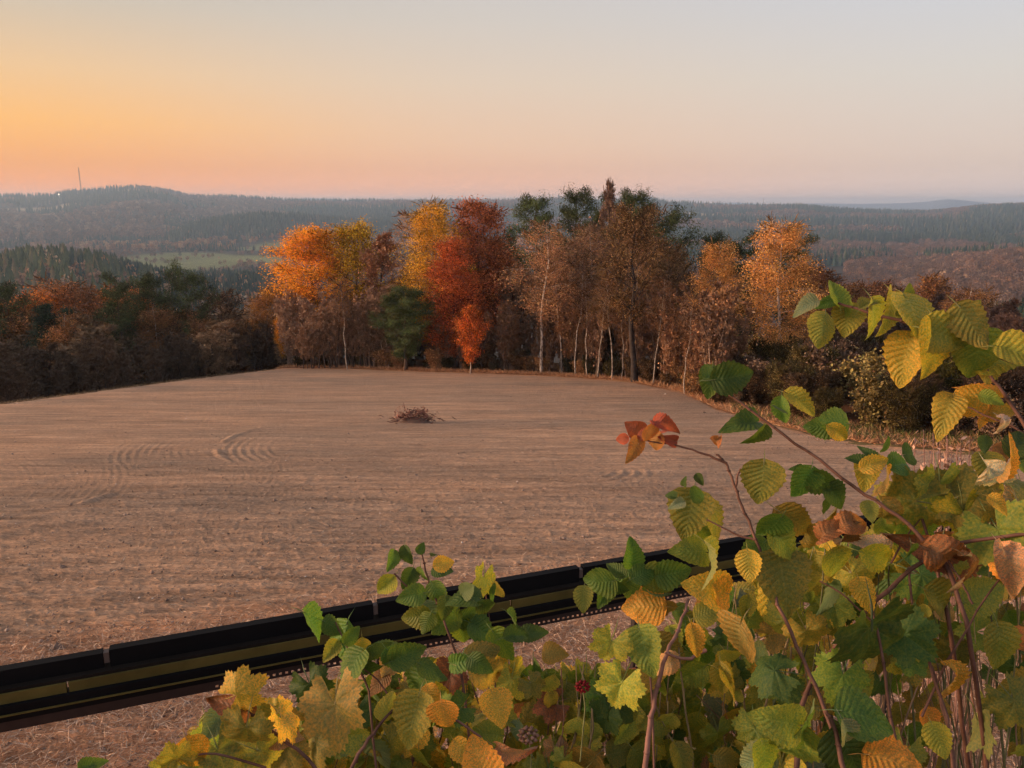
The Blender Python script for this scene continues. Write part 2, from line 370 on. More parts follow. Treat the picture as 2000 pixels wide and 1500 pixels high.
def field_material():
    m, t, b = new_mat('harrowed_soil', 0.95, 0.05)
    a = N(t, 'ShaderNodeAttribute', attribute_name='tint')
    fine = noise(t, 20, 8, coords(t, (0.45, 1.7, 1)), 0.75)
    streak = noise(t, 1.3, 6, coords(t, (0.30, 3.6, 1)), 0.75)
    big = noise(t, 0.16, 6, coords(t, (0.55, 1.6, 1)), 0.68); st2 = noise(t, 0.55, 6, coords(t, (0.12, 2.2, 1)), 0.72)
    dots = noise(t, 38, 2, coords(t, (0.6, 1, 1)), 0.5)
    c = ramp(t, fine, [(0.28, (0.235, 0.142, 0.090)), (0.5, (0.49, 0.302, 0.192)), (0.72, (0.74, 0.47, 0.305))])
    c = mixc(t, 1.0, c, ramp(t, streak, [(0.32, (0.66, 0.65, 0.64)), (0.68, (1.25, 1.25, 1.25))]), 'MULTIPLY')
    c = mixc(t, 1.0, c, ramp(t, big, [(0.35, (0.80, 0.83, 0.86)), (0.65, (1.20, 1.11, 1.04))]), 'MULTIPLY')
    c = mixc(t, 1.0, c, ramp(t, st2, [(0.36, (0.88, 0.87, 0.87)), (0.64, (1.10, 1.10, 1.10))]), 'MULTIPLY')
    c = mixc(t, ramp(t, dots, [(0.73, (0, 0, 0)), (0.78, (0.8, 0.8, 0.8))]), c, (0.62, 0.46, 0.34))
    c = mixc(t, 1.0, c, a.outputs['Color'], 'MULTIPLY')
    t.links.new(c, b.inputs['Base Color'])
    hh = mathn(t, 'ADD', fine, mathn(t, 'MULTIPLY', streak, 0.9)); bump(t, b, hh, 1.0, 0.06)
    return m
M_FIELD = field_material()
FR0 = 5.6
def build_field():
    th = np.radians(np.linspace(-43, 43, 880))
    nr = 640; inv = np.linspace(0, 1, nr)
    TH = np.repeat(th[:, None], nr, 1); rb = Rb(TH) + 0.7
    # spacing follows perspective so that near soil is resolved finest
    RR = 1.0 / ((1 - inv)[None] / FR0 + inv[None] / rb)
    X, Y = RR * np.sin(TH), RR * np.cos(TH)
    h, trk = field_relief(X, Y, RR)
    edge = np.clip((rb - RR) / 1.0, 0, 1) * np.clip((RR - FR0) / 1.2, 0, 1)
    Z = Z0 + SL * np.maximum(Y, 0); s = np.maximum(RR - (rb - 0.7) + 1.0 - 13.0 * ss((TH - AZ560 + 0.02) / 0.06), 0)
    Z = Z - 0.34 * (np.sqrt(s * s + 16) - 4) + 0.02 + h * edge - 0.35 * (1 - ss(edge * 1.0))
    col = np.ones(X.shape + (3,)) * (1.03 + np.clip(h, -0.06, 0.06)[..., None] * 3.0)
    al_ = math.radians(69.8); q1 = plane_hit(250, 1222); q2 = plane_hit(1050, 1112); dx_, dy_ = q2[0] - q1[0], q2[1] - q1[1]; L_ = math.hypot(dx_, dy_)
    sd_ = ((X - q1[0]) * dy_ - (Y - q1[1]) * dx_) / L_ + 0.5 * (fbm(X * 1.3, Y * 1.3, 61) - 0.5)
    stw = ss(sd_ / 0.8 + 0.5)[..., None]; col = col * (1 - stw) + np.array((1.28, 1.08, 0.95)) * (0.75 + 0.5 * fbm(X * 3, Y * 3, 62)[..., None]) * stw
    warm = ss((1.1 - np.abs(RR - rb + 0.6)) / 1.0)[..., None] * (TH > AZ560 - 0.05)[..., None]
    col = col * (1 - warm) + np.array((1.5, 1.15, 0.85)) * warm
    i = np.arange(len(th) - 1)[:, None] * nr; j = np.arange(nr - 1)[None]
    F = np.stack([i + j, i + nr + j, i + nr + j + 1, i + j + 1], -1).reshape(-1, 4)[:, ::-1]
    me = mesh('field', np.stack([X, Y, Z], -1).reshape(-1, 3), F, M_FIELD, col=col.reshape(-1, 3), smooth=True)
    link('field', me, kind='structure')
build_field()

# ------------------------------------------------------------------ haze
ZMIN = -95.0
hz = Buf(); hz.box((0, 3900, (ZMIN - 2 + 62) / 2), (8400, 4700, (62 - ZMIN + 2) / 2))
hm = bpy.data.materials.new('haze_air'); hm.use_nodes = True; ht = hm.node_tree; ht.nodes.clear()
pv = N(ht, 'ShaderNodeVolumePrincipled'); pv.inputs['Color'].default_value = (0.60, 0.79, 1.0, 1); pv.inputs['Density'].default_value = 0.00020; pv.inputs['Anisotropy'].default_value = 0.25
ho = N(ht, 'ShaderNodeOutputMaterial'); ht.links.new(pv.outputs[0], ho.inputs['Volume'])
link('haze', hz.mesh('haze', hm, color=False), kind='stuff', label='thin blue grey evening haze filling the valley air', cat='haze')

# ------------------------------------------------------------------ far woods (read as one mass): instanced low trees
def proto_conifer(seed, wide=0.2, mat=None):
    r = np.random.default_rng(seed); b = Buf()
    for k in range(5):
        z0 = 0.12 + k * 0.16; z1 = z0 + 0.30 if k < 4 else 1.0; R = wide * (1 - k / 5.4)
        n = 7; a = np.arange(n) * 2 * PI / n + r.random() * 3; rr = R * r.uniform(0.65, 1.2, n)
        V = [(math.cos(x) * q, math.sin(x) * q, z0 + r.uniform(-.03, .02)) for x, q in zip(a, rr)] + [(r.uniform(-.01, .01), 0, z1)]
        b.add(V, [(i, (i + 1) % n, n) for i in range(n)], np.full(3, r.uniform(0.75, 1.25)))
    return b.mesh('conifer_proto', mat)
def proto_broad(seed, wide=0.3, mat=None, n=46, s=0.10):
    r = np.random.default_rng(seed); b = Buf()
    for k in range(n):
        d = r.normal(size=3); d /= np.linalg.norm(d); q = r.uniform(0.55, 1.0)
        c = np.array((d[0] * wide * q, d[1] * wide * q, 0.58 + d[2] * 0.36 * q))
        u = r.normal(size=3); u /= np.linalg.norm(u); w = np.cross(u, d + r.normal(size=3) * .5); w /= np.linalg.norm(w) + 1e-6
        b.add([c - u * s, c + w * s * .8, c + u * s, c - w * s * .8], [(0, 1, 2, 3)], np.full(3, r.uniform(0.7, 1.3)))
    b.tube([(0, 0, -0.05), (0, 0, 0.6)], [0.02, 0.008], 3)
    return b.mesh('broadleaf_proto', mat)
def far_mat(name, stops):
    m, t, b = new_mat(name, 0.9, 0.05)
    oi = N(t, 'ShaderNodeObjectInfo'); a = N(t, 'ShaderNodeAttribute', attribute_name='tint')
    c = ramp(t, oi.outputs['Random'], stops); c = mixc(t, 1.0, c, a.outputs['Color'], 'MULTIPLY')
    t.links.new(c, b.inputs['Base Color']); return m
MF_DARK = far_mat('far_conifers', [(0.0, (0.014, 0.028, 0.022)), (0.6, (0.036, 0.055, 0.034)), (0.92, (0.075, 0.08, 0.045)), (1.0, (0.16, 0.12, 0.08))])
MF_OLIVE = far_mat('olive_conifers', [(0.0, (0.045, 0.065, 0.028)), (0.75, (0.12, 0.13, 0.05)), (1.0, (0.24, 0.16, 0.08))])
MF_BROWN = far_mat('far_bare_woods', [(0.0, (0.11, 0.068, 0.048)), (0.6, (0.21, 0.12, 0.078)), (0.9, (0.28, 0.145, 0.085)), (1.0, (0.42, 0.28, 0.19))])
MF_RUST = far_mat('far_rusty_trees', [(0.0, (0.22, 0.11, 0.06)), (0.6, (0.40, 0.20, 0.10)), (1.0, (0.52, 0.34, 0.20))])
def scatter_gn(name, pts, proto_me, hmin, hmax, label, cat='forest', seed=0):
    rg = np.random.default_rng(seed); n = len(pts)
    me = bpy.data.meshes.new(name); me.vertices.add(n); me.vertices.foreach_set('co', np.asarray(pts, np.float32).ravel())
    a = me.attributes.new('size', 'FLOAT', 'POINT'); a.data.foreach_set('value', rg.uniform(hmin, hmax, n).astype(np.float32))
    a = me.attributes.new('spin', 'FLOAT', 'POINT'); a.data.foreach_set('value', rg.uniform(0, 6.28, n).astype(np.float32)); me.update()
    po = bpy.data.objects.new(name + '_proto', proto_me)
    g = bpy.data.node_groups.new(name + '_nodes', 'GeometryNodeTree')
    g.interface.new_socket('Geometry', in_out='INPUT', socket_type='NodeSocketGeometry'); g.interface.new_socket('Geometry', in_out='OUTPUT', socket_type='NodeSocketGeometry')
    gi, go = g.nodes.new('NodeGroupInput'), g.nodes.new('NodeGroupOutput')
    ip = g.nodes.new('GeometryNodeInstanceOnPoints'); oi = g.nodes.new('GeometryNodeObjectInfo'); oi.inputs['Object'].default_value = po
    oi.inputs['As Instance'].default_value = True
    na = g.nodes.new('GeometryNodeInputNamedAttribute'); na.data_type = 'FLOAT'; na.inputs[0].default_value = 'size'
    nb = g.nodes.new('GeometryNodeInputNamedAttribute'); nb.data_type = 'FLOAT'; nb.inputs[0].default_value = 'spin'
    cx = g.nodes.new('ShaderNodeCombineXYZ'); cs = g.nodes.new('ShaderNodeCombineXYZ')
    L = g.links.new
    L(gi.outputs[0], ip.inputs['Points']); L(oi.outputs['Geometry'], ip.inputs['Instance'])
    L(nb.outputs['Attribute'], cx.inputs[2]); L(cx.outputs[0], ip.inputs['Rotation'])
    for k in range(3): L(na.outputs['Attribute'], cs.inputs[k])
    L(cs.outputs[0], ip.inputs['Scale']); L(ip.outputs[0], go.inputs[0])
    o = link(name, me, kind='stuff', label=label, cat=cat)
    md = o.modifiers.new('scatter', 'NODES'); md.node_group = g
    return o
def sample(n, a0, a1, r0, r1, seed):
    rg = np.random.default_rng(seed); th = rg.uniform(math.radians(a0), math.radians(a1), n); r = np.sqrt(rg.uniform(r0 * r0, r1 * r1, n))
    return th, r, rg
def fin(th, r, keep):
    th, r = th[keep], r[keep]; x, y = r * np.sin(th), r * np.cos(th); return np.stack([x, y, zt(x, y) - 0.4], -1)
FA = proto_conifer(1, 0.19, MF_DARK); FB = proto_conifer(2, 0.24, MF_OLIVE); FC = proto_broad(3, 0.34, MF_BROWN); FD = proto_broad(4, 0.30, MF_RUST); FE = proto_broad(6, 0.34, MF_BROWN, 170, 0.045); FDs = proto_broad(5, 0.22, MF_RUST)
# far ridge
th, r, rg = sample(36000, -49, 49, 1750, 3680, 1)
fld = np.maximum(stubble(th, r), meadow(th, r)) > 0.4
typ = fbm(r * np.sin(th) / 420, r * np.cos(th) / 420, 41)
brown = typ > 0.53
scatter_gn('conifer_forest', fin(th, r, ~fld & ~brown), FA, 11, 26, 'dark conifer forest covering the far blue ridge below the skyline', seed=1)
scatter_gn('bare_forest', fin(th, r, ~fld & brown), FC, 12, 19, 'leafless brown woods mixed into the far ridge', seed=2)
th, r, rg = sample(16000, 2, 52, 1020, 1900, 21)
typ = fbm(r * np.sin(th) / 220, r * np.cos(th) / 220, 43); k = (np.maximum(stubble(th, r), meadow(th, r)) < 0.4) & (np.interp(th, *L5) * 900 + 0 * r < 900)
scatter_gn('conifer_forest', fin(th, r, k & (typ < 0.56)), FA, 13, 21, 'dark conifer forest on the lower slope of the far ridge, centre to far right', seed=21)
scatter_gn('bare_forest', fin(th, r, k & (typ >= 0.56)), FE, 10, 16, 'leafless brown woods on the lower slope of the far ridge, centre to far right', seed=22)
# middle hill with dark conifers and pale birches at its foot
th, r, rg = sample(9000, -31, 3, 1430, 2250, 3)
on = np.interp(th, *L2) * 1900 > -70
m_ = meadow(th, r) > 0.35
low = r < 1570 + 90 * vn(th * 60, r * 0 + 1, 3)
scatter_gn('conifer_forest', fin(th, r, on & ~m_ & ~low), FA, 14, 22, 'dark conifer hill behind the green valley meadow', seed=3)
th2, r2, _ = sample(1300, -31, 3, 1380, 1620, 4)
scatter_gn('birch_belt', fin(th2, r2, (meadow(th2, r2) < 0.35) & (vn(th2 * 90, r2 / 60, 5) > 0.42)), FDs, 9, 15, 'pale leafless birches along the foot of the middle hill', seed=4)
# valley floor scrub
th, r, rg = sample(9000, -38, 8, 780, 1780, 6)
k = (meadow(th, r) < 0.3) & (fbm(r * np.sin(th) / 120, r * np.cos(th) / 120, 15) > 0.40)
scatter_gn('valley_scrub', fin(th, r, k & (rg.random(len(th)) < 0.6)), FC, 4.5, 10, 'brown and grey scrub between the meadows of the valley floor', 'scrub', 6)
scatter_gn('valley_scrub', fin(th, r, k & (rg.random(len(th)) < 0.14)), FD, 4, 8, 'rusty autumn bushes dotted over the valley floor', 'scrub', 7)
k2 = (meadow(th, r) < 0.3) & (fbm(r * np.sin(th) / 150 + 7, r * np.cos(th) / 150, 19) > 0.53)
scatter_gn('conifer_copse', fin(th, r, k2), FA, 8, 14, 'dark conifer copses on the valley floor', 'copse', 8)
k3 = (meadow(th, r) > 0.3) & (np.abs(fbm(r * np.sin(th) / 90, r * np.cos(th) / 60, 27) - 0.5) < 0.022)
scatter_gn('valley_scrub', fin(th, r, k3), FC, 4, 8, 'hedgerow scrub crossing the green meadow', 'scrub', 9)
# near left forest hill
th, r, rg = sample(6900, -52, -12.5, 380, 840, 9)
dk = (th > azel(300, 520)[0]) | (vn(th * 40, r / 60, 91) > 0.72)
br = rg.random(len(th)) < np.where(r > 560, 0.10, 0.34) * (0.4 + 1.2 * vn(th * 30, r / 50, 44))
notm = meadow(th, r) < 0.3
scatter_gn('pine_forest', fin(th, r, notm & ~dk & ~br), FB, 11, 15.5, 'olive green pine wood on the knoll at far left', seed=10)
scatter_gn('conifer_forest', fin(th, r, notm & dk & ~br), FA, 10, 15, 'dark spruce wood on the knoll slope beside the golden maple', seed=11)
scatter_gn('autumn_woods', fin(th, r, notm & br), FD, 8, 13, 'pinkish brown autumn trees on the knoll foot at far left', seed=12)
# right hill of bare woods
th, r, rg = sample(12500, 6, 53, 300, 1250, 13)
on = np.interp(th, *L5) * 900 > -84
c1_ = rg.random(len(th)) < 0.93
scatter_gn('bare_forest', fin(th, r, on & c1_), FE, 9, 14, 'purple brown leafless forest on the hillside at far right', seed=13)
scatter_gn('autumn_woods', fin(th, r, on & ~c1_ & (rg.random(len(th)) < .6)), FD, 9, 13, 'paler birch crowns scattered in the bare hillside forest at far right', seed=14)
th, r, rg = sample(260, 26.5, 40, 235, 420, 15)
scatter_gn('spruce_stand', fin(th, r, th > 0), FA, 12, 17, 'dark green spruce stand low on the slope at far right', seed=15)
# ------------------------------------------------------------------ trees you can tell apart
def unit(v): return v / (np.linalg.norm(v, axis=-1, keepdims=True) + 1e-9)
def skeleton(rg, H, r0=0.10, lean=(0, 0), wob=0.12, n=22, t0=0.3, t1=0.97, ln=None, elev=(0.9, 0.5), curve=0.0, sub=4, sublen=0.38, rl=0.35, stems=1, spread=0.0, kt=7):
    """returns buffer with trunk and limbs, and anchor points/directions on the outer limbs"""
    b = Buf(); A = []; Dr = []
    for s_ in range(stems):
        ph = s_ * 2 * PI / max(stems, 1) + rg.random(); Hs = H * (1 if s_ == 0 else rg.uniform(0.72, 0.97))
        tt = np.linspace(0, 1, 9); sp = spread * H * (0 if stems == 1 else 1)
        w = np.cumsum(rg.normal(size=(9, 2)), 0) * wob * H / 14; w -= w[0]
        P = np.stack([w[:, 0] + lean[0] * tt * H + sp * math.cos(ph) * tt ** 1.2 + 0.1 * math.cos(ph) * (stems > 1), w[:, 1] + lean[1] * tt * H + sp * math.sin(ph) * tt ** 1.2 + 0.1 * math.sin(ph) * (stems > 1), tt * Hs], 1)
        P[0, 2] = -0.5
        R = r0 * (1 - 0.88 * tt ** 0.9); R[0] *= 1.3
        b.tube(P, R, kt if s_ == 0 else 5)
        for i in range(n):
            t = t0 + (t1 - t0) * (i + rg.random()) / n
            o = np.array([np.interp(t, tt, P[:, k]) for k in range(3)])
            L = Hs * ln(t) * rg.uniform(0.75, 1.2)
            if L < 0.15: L = 0.15
            az_ = i * 2.4 + rg.uniform(-.4, .4); e = elev[0] + (elev[1] - elev[0]) * rg.random()
            d = np.array((math.cos(az_) * math.cos(e), math.sin(az_) * math.cos(e), math.sin(e)))
            q = np.linspace(0, 1, 5)[:, None]; bend = np.array((0, 0, curve)) * L
            Q = o + d * L * q + bend * q ** 2 + rg.normal(size=(5, 3)) * 0.03 * L * q
            rr = max(0.012, r0 * (1 - 0.85 * t) * rl); b.tube(Q, rr * (1 - 0.75 * q[:, 0]), 4)
            for f in np.linspace(0.35, 1, 4):
                A.append(np.array([np.interp(f, q[:, 0], Q[:, k]) for k in range(3)])); Dr.append(unit(d + np.array((0, 0, 2 * curve * f))))
            for j in range(sub):
                f = rg.uniform(0.25, 0.95); o2 = np.array([np.interp(f, q[:, 0], Q[:, k]) for k in range(3)])
                d2 = unit(d + rg.normal(size=3) * 0.75 + np.array((0, 0, curve * 1.5))); L2_ = L * sublen * rg.uniform(0.6, 1.2)
                q2 = np.linspace(0, 1, 3)[:, None]; Q2 = o2 + d2 * L2_ * q2 + np.array((0, 0, curve)) * L2_ * q2 ** 2
                b.tube(Q2, rr * 0.5 * (1 - 0.7 * q2[:, 0]), 3)
                for f2 in (0.5, 1.0): A.append(o2 + d2 * L2_ * f2 + np.array((0, 0, curve * L2_ * f2 * f2))); Dr.append(d2)
    return b, np.array(A), np.array(Dr)
def cards(rg, P, size, k, spread, vert=0.0, tvar=0.22, hue=0.10, hang=0.0, asp=0.6, clump=0.25):
    """k small leaves round every anchor; clumps differ from each other and leaves within a clump a little"""
    n = len(P); C = np.repeat(P, k, 0) + rg.normal(size=(n * k, 3)) * spread * np.array((1, 1, 0.8))
    C[:, 2] -= np.abs(rg.normal(size=n * k)) * hang
    nrm = unit(rg.normal(size=(n * k, 3))); u_ = unit(np.cross(nrm, rg.normal(size=(n * k, 3)))); u_[:, 2] -= vert; u_ = unit(u_); w = unit(np.cross(nrm, u_))
    s = (size * rg.uniform(0.6, 1.3, n * k))[:, None]
    V = np.stack([C - u_ * s, C + w * s * asp + nrm * s * .15, C + u_ * s, C - w * s * asp + nrm * s * .15], 1).reshape(-1, 3)
    F = np.arange(n * k * 4).reshape(-1, 4)
    cb = np.repeat(1 + rg.normal(size=n) * clump, k); lv = cb * (1 + rg.normal(size=n * k) * tvar); lv = np.clip(lv, 0.3, 2.0)
    hu = rg.normal(size=n * k) * hue + np.repeat(rg.normal(size=n) * hue, k)
    T = np.stack([lv * (1 + hu * 0.3), lv * (1 + hu), lv * (1 + hu * 0.6)], 1); return V, F, np.clip(np.repeat(T, 4, 0), 0.05, 2.2)
def twigs(rg, P, Dr, k, L, w=0.012, up=0.5, jit=0.7, tvar=0.2):
    n = len(P); D_ = unit(np.repeat(Dr, k, 0) + rg.normal(size=(n * k, 3)) * jit + np.array((0, 0, up))); P0 = np.repeat(P, k, 0) + rg.normal(size=(n * k, 3)) * 0.05
    l = (L * rg.uniform(0.5, 1.3, n * k))[:, None]; S = unit(np.cross(D_, rg.normal(size=(n * k, 3)))) * w
    V = np.stack([P0 - S, P0 + S, P0 + D_ * l * .6 + S * .6 + rg.normal(size=(n * k, 3)) * .04, P0 + D_ * l], 1).reshape(-1, 3)
    lv = np.clip(1 + rg.normal(size=n * k) * tvar, .4, 1.8); return V, np.arange(n * k * 4).reshape(-1, 4), np.repeat(np.stack([lv] * 3, 1), 4, 0)
def join(parts):
    b = Buf()
    for V, F, T in parts: b.V.append(V); b.F.setdefault(F.shape[1], []).append(F + b.n); b.n += len(V); b.C.append(T)
    return b
KIND = {}
BROWN_TINT = np.array((0.30, 0.20, 0.15))
def reg(name, H, trunk, tm, crown, cm, cname='crown'):
    cz = np.sort(np.concatenate(crown.V)[:, 2]); H = float(cz[int(len(cz) * 0.992)])
    KIND[name] = (H, trunk.mesh('trunk', tm, smooth=True), crown.mesh(cname, cm), cname)
def prof(t0, wmax, peak=0.35, p=0.8, top=0.25):
    def f(t):
        x = (t - t0) / (1 - t0); x = min(max(x, 0), 1)
        return wmax * ((x / peak) ** 0.6 if x < peak else (1 - (x - peak) / (1 - peak) * (1 - top)) ** p) if x > 0 else wmax * 0.3
    return f
def k_leafy(name, seed, H, w, t0, size, k, spread, bark, r0=0.12, n=26, sub=4, elev=(0.9, 0.3), curve=0.0, hang=0.0, vert=0.0, peak=0.35, wob=0.12, lean=(0, 0), stems=1, sprd=0.0, twig=2, hue=0.10, top=0.25, clump=0.25):
    rg = np.random.default_rng(seed); k = int(k * 2.7) + 1; size *= 0.70; clump *= 1.25; spread *= 1.15; sub += 1
    b, A, Dr = skeleton(rg, H, r0, lean, wob, n, t0, 0.98, prof(t0, w, peak, top=top), elev, curve, sub, stems=stems, spread=sprd)
    cr = join([cards(rg, A, size, k, spread, vert, hang=hang, hue=hue, clump=clump)] + ([twigs(rg, A, Dr, twig, 0.6, tvar=0.2)] if twig else []))
    if twig:  # twigs stay darker than the leaves
        cr.C[-1] = cr.C[-1] * 0.35
    reg(name, H, b, bark, cr, M_LEAF)
def k_bare(name, seed, H, w, t0, bark, r0=0.12, n=22, sub=5, elev=(1.1, 0.5), curve=0.25, tw=15, tl=0.42, stems=1, sprd=0.0, leaf=1.0, peak=0.3, wob=0.15, tww=0.0075):
    rg = np.random.default_rng(seed)
    b, A, Dr = skeleton(rg, H, r0, (0, 0), wob, n, t0, 0.98, prof(t0, w, peak, top=0.08), elev, curve, sub, stems=stems, spread=sprd)
    parts = [twigs(rg, A, Dr, tw, tl, w=tww, jit=0.95, up=0.35)]
    if leaf: 
        V, F, T = cards(rg, A[rg.random(len(A)) < min(leaf, 1)], 0.085, max(1, int(leaf * 2)), 0.3); parts.append((V, F, T * 1.5))
    reg(name, H, b, bark, join(parts), M_TWIG, 'twigs')
def k_pine(name, seed, H, w, t0, r0=0.14, n=30, sub=4, elev=(0.5, -0.1), curve=0.25, k=30, size=0.17, spread=0.22, peak=0.25, top=0.35, lean=(0, 0), wob=0.08):
    rg = np.random.default_rng(seed)
    b, A, Dr = skeleton(rg, H, r0, lean, wob, n, t0, 0.98, prof(t0, w, peak, top=top), elev, curve, sub, rl=0.30)
    V, F, T = cards(rg, A, size, k, spread, vert=-0.3, asp=0.16, tvar=0.3, hue=0.12, clump=0.3)
    reg(name, H, b, M_BARK, join([(V, F, T)]), M_NEEDLE)
k_leafy('maple_gold', 11, 10, 0.24, 0.12, 0.085, 20, 0.30, M_BARK, n=34, sub=5, peak=0.45, elev=(0.9, 0.1), twig=1)
k_leafy('maple_round', 12, 9, 0.26, 0.30, 0.085, 18, 0.30, M_BARK, n=26, elev=(0.9, 0.2))
k_leafy('russet', 13, 11, 0.20, 0.10, 0.080, 18, 0.28, M_BARK, n=40, sub=5, elev=(0.9, 0.1), peak=0.25, clump=0.35)
k_leafy('small_maple', 14, 5, 0.30, 0.22, 0.075, 20, 0.20, M_BIRCH, r0=0.06, n=20, sub=3, peak=0.35, clump=0.4, hue=0.2, top=0.1)
k_leafy('birch_full', 15, 11, 0.21, 0.12, 0.065, 18, 0.22, M_BIRCH, n=36, sub=5, elev=(0.8, 0.3), curve=-0.35, hang=0.35, vert=0.8, peak=0.4, hue=0.07)
k_leafy('birch_weep', 16, 12, 0.20, 0.20, 0.065, 22, 0.20, M_BIRCH, n=34, sub=5, elev=(0.9, 0.4), curve=-0.6, hang=0.6, vert=1.0, peak=0.5, hue=0.06)
k_leafy('birch_open', 17, 11, 0.22, 0.42, 0.060, 9, 0.24, M_BIRCH, r0=0.085, n=20, sub=4, elev=(0.9, 0.4), curve=-0.4, hang=0.4, vert=0.8, wob=0.11)
k_leafy('birch_thin', 18, 11, 0.18, 0.50, 0.060, 7, 0.22, M_BIRCH, r0=0.075, n=16, sub=4, elev=(1.0, 0.5), curve=-0.3, hang=0.3, vert=0.8, wob=0.14)
k_leafy('bronze_oak', 19, 12, 0.24, 0.35, 0.070, 5, 0.28, M_BARK, r0=0.20, n=28, sub=6, elev=(1.15, 0.6), curve=0.15, wob=0.12, twig=4)
k_leafy('bronze_tree', 20, 10, 0.22, 0.25, 0.075, 9, 0.28, M_BARK, n=26, sub=5, twig=3)
k_leafy('bush_leafy', 21, 3.5, 0.36, 0.04, 0.055, 7, 0.22, M_BARK, r0=0.03, n=12, sub=4, elev=(1.2, 0.4), stems=6, sprd=0.28, twig=6, hue=0.12, clump=0.45)
k_leafy('cone_tree', 22, 8, 0.22, 0.06, 0.070, 16, 0.22, M_BARK, n=32, elev=(0.7, 0.2), peak=0.12, top=0.05)
for i, (sd_, w, st, sp) in enumerate([(31, 0.20, 1, 0), (32, 0.24, 2, 0.08), (33, 0.17, 1, 0), (34, 0.22, 3, 0.12)]):
    k_bare('bare%d' % i, sd_, 10, w, 0.22, M_BARK, r0=0.10, stems=st, sprd=sp, n=24 if st == 1 else 14, leaf=0.8)
k_bare('reddish', 36, 10, 0.20, 0.30, M_BARK, r0=0.11, n=26, leaf=1.5)
for i, (sd_, st) in enumerate([(41, 3), (42, 5), (43, 4)]):
    k_bare('sapling%d' % i, sd_, 6, 0.13, 0.2, M_BARK, r0=0.046, n=9, sub=3, stems=st, sprd=0.12, tw=10, tl=0.30, leaf=0.5, tww=0.006, wob=0.25)
k_bare('bush_bare', 45, 3.2, 0.32, 0.05, M_BARK, r0=0.028, n=12, sub=4, stems=6, sprd=0.3, tw=12, tl=0.24, leaf=1.6, tww=0.005)
k_pine('pine_round', 51, 6.5, 0.34, 0.16, n=34, sub=5, k=60, size=0.10, spread=0.17, peak=0.35, elev=(0.6, -0.2))
k_pine('pine_tall', 52, 14, 0.17, 0.50, r0=0.15, n=24, k=44, spread=0.24, size=0.13)
k_pine('pine_tall2', 53, 14, 0.14, 0.40, r0=0.14, n=26, k=40, spread=0.22, size=0.13, wob=0.16)
k_pine('pine_broad', 54, 15, 0.25, 0.35, r0=0.17, n=30, sub=5, k=46, spread=0.26, size=0.14, peak=0.4)
k_pine('spruce', 55, 12, 0.20, 0.10, r0=0.12, n=60, sub=4, elev=(0.1, -0.3), curve=0.05, k=16, spread=0.20, size=0.15, peak=0.08, top=0.04)
BARK = {'M': (1, 1, 1)}
def tree(kind, x, y, z, h, wf, rot, col, label, cat, group=None, bark=(0.085, 0.055, 0.042), name='tree', flip=1):
    H, tm, cm, cn = KIND[kind]; s = h / H
    t = bpy.data.objects.new(name, None); COL.objects.link(t); t.empty_display_size = 0.5
    t.location = (x, y, z); t.scale = (s * wf, s * wf, s); t.rotation_euler = (0, 0, rot)
    t['label'] = label; t['category'] = cat
    if group: t['group'] = group
    a = link('trunk', tm, t, color=bark if 'birch' not in kind and kind != 'small_maple' else tuple(np.array((1, 0.93, 0.86)) * (0.50 + 0.5 * ((px_seed := abs(math.sin(x * 12.9 + y * 78.2))))))) ; b = link(cn, cm, t, color=col)
    return t
def T(kind, px, top, col, label, cat='tree', r=None, base=None, wf=1.0, rot=None, name=None, group=None, bark=(0.085, 0.055, 0.042), dx=0):
    """px/top surveyed from the photograph; the trunk stands on the ground at distance r, or where the ray through px, base lands"""
    if r is None: x, y, z = hit(px, base); r = math.hypot(x, y)
    else:
        a, _ = azel(px, top); x, y = r * math.sin(a), r * math.cos(a); z = float(zt(x, y))
    e = azel(px, top)[1]; h = e * r - z
    wf *= (1.25 if kind == 'pine_round' else 0.95) if kind[:4] in ('pine', 'spru') else (1.22 if kind[:4] in ('bare', 'redd', 'sapl', 'bush') else 1.38)
    return tree(kind, x, y, z, h, wf, rot if rot is not None else (px * 0.37 + top) % 6.28, col, label, cat, group, bark, name or (kind.split('_')[0] + '_tree'))
GOLD = (0.84, 0.36, 0.035); YEL = (0.66, 0.40, 0.035); ORG = (0.62, 0.21, 0.04); RUS = (0.52, 0.165, 0.055); CRI = (0.60, 0.150, 0.040); BRIGHT = (0.64, 0.165, 0.03)
BIR = (0.74, 0.37, 0.11); PAL = (0.52, 0.26, 0.12); BRZ = (0.34, 0.185, 0.075); PIN = (0.080, 0.092, 0.032); PIN2 = (0.105, 0.125, 0.040); TW = (0.20, 0.11, 0.07); TWR = (0.34, 0.165, 0.085)
# the grove on the crest, key trees
T('maple_gold', 618, 448, GOLD, 'golden orange maple at the outer end of the grove, where the field crest drops away', r=66, name='maple_tree', wf=1.05, rot=1.0)
T('maple_round', 548, 622, GOLD, 'low yellow orange maple crown leaning out below the big golden maple', r=66, name='maple_tree', wf=0.5, rot=3.0)
T('maple_round', 690, 438, YEL, 'yellow green tree on a leaning dark trunk beside the golden maple', r=66, name='maple_tree', wf=0.8)
T('reddish', 740, 458, TWR, 'reddish brown leafless tree between the yellow green tree and the weeping golden birch', r=63, name='bare_tree', wf=0.9)
T('birch_open', 793, 418, PAL, 'pale pinkish birch showing behind the weeping golden birch', r=70, name='birch_tree', wf=0.9)
T('birch_weep', 838, 404, (0.76, 0.40, 0.04), 'tall golden yellow weeping birch above the round green pine', r=61.5, name='birch_tree', wf=1.0)
T('russet', 938, 397, RUS, 'tall russet red tree behind the crimson tree', r=64, name='maple_tree', wf=1.0)
T('russet', 893, 470, CRI, 'crimson tree with dense crown right of the round green pine', r=58.4, name='maple_tree', wf=0.95, rot=2)
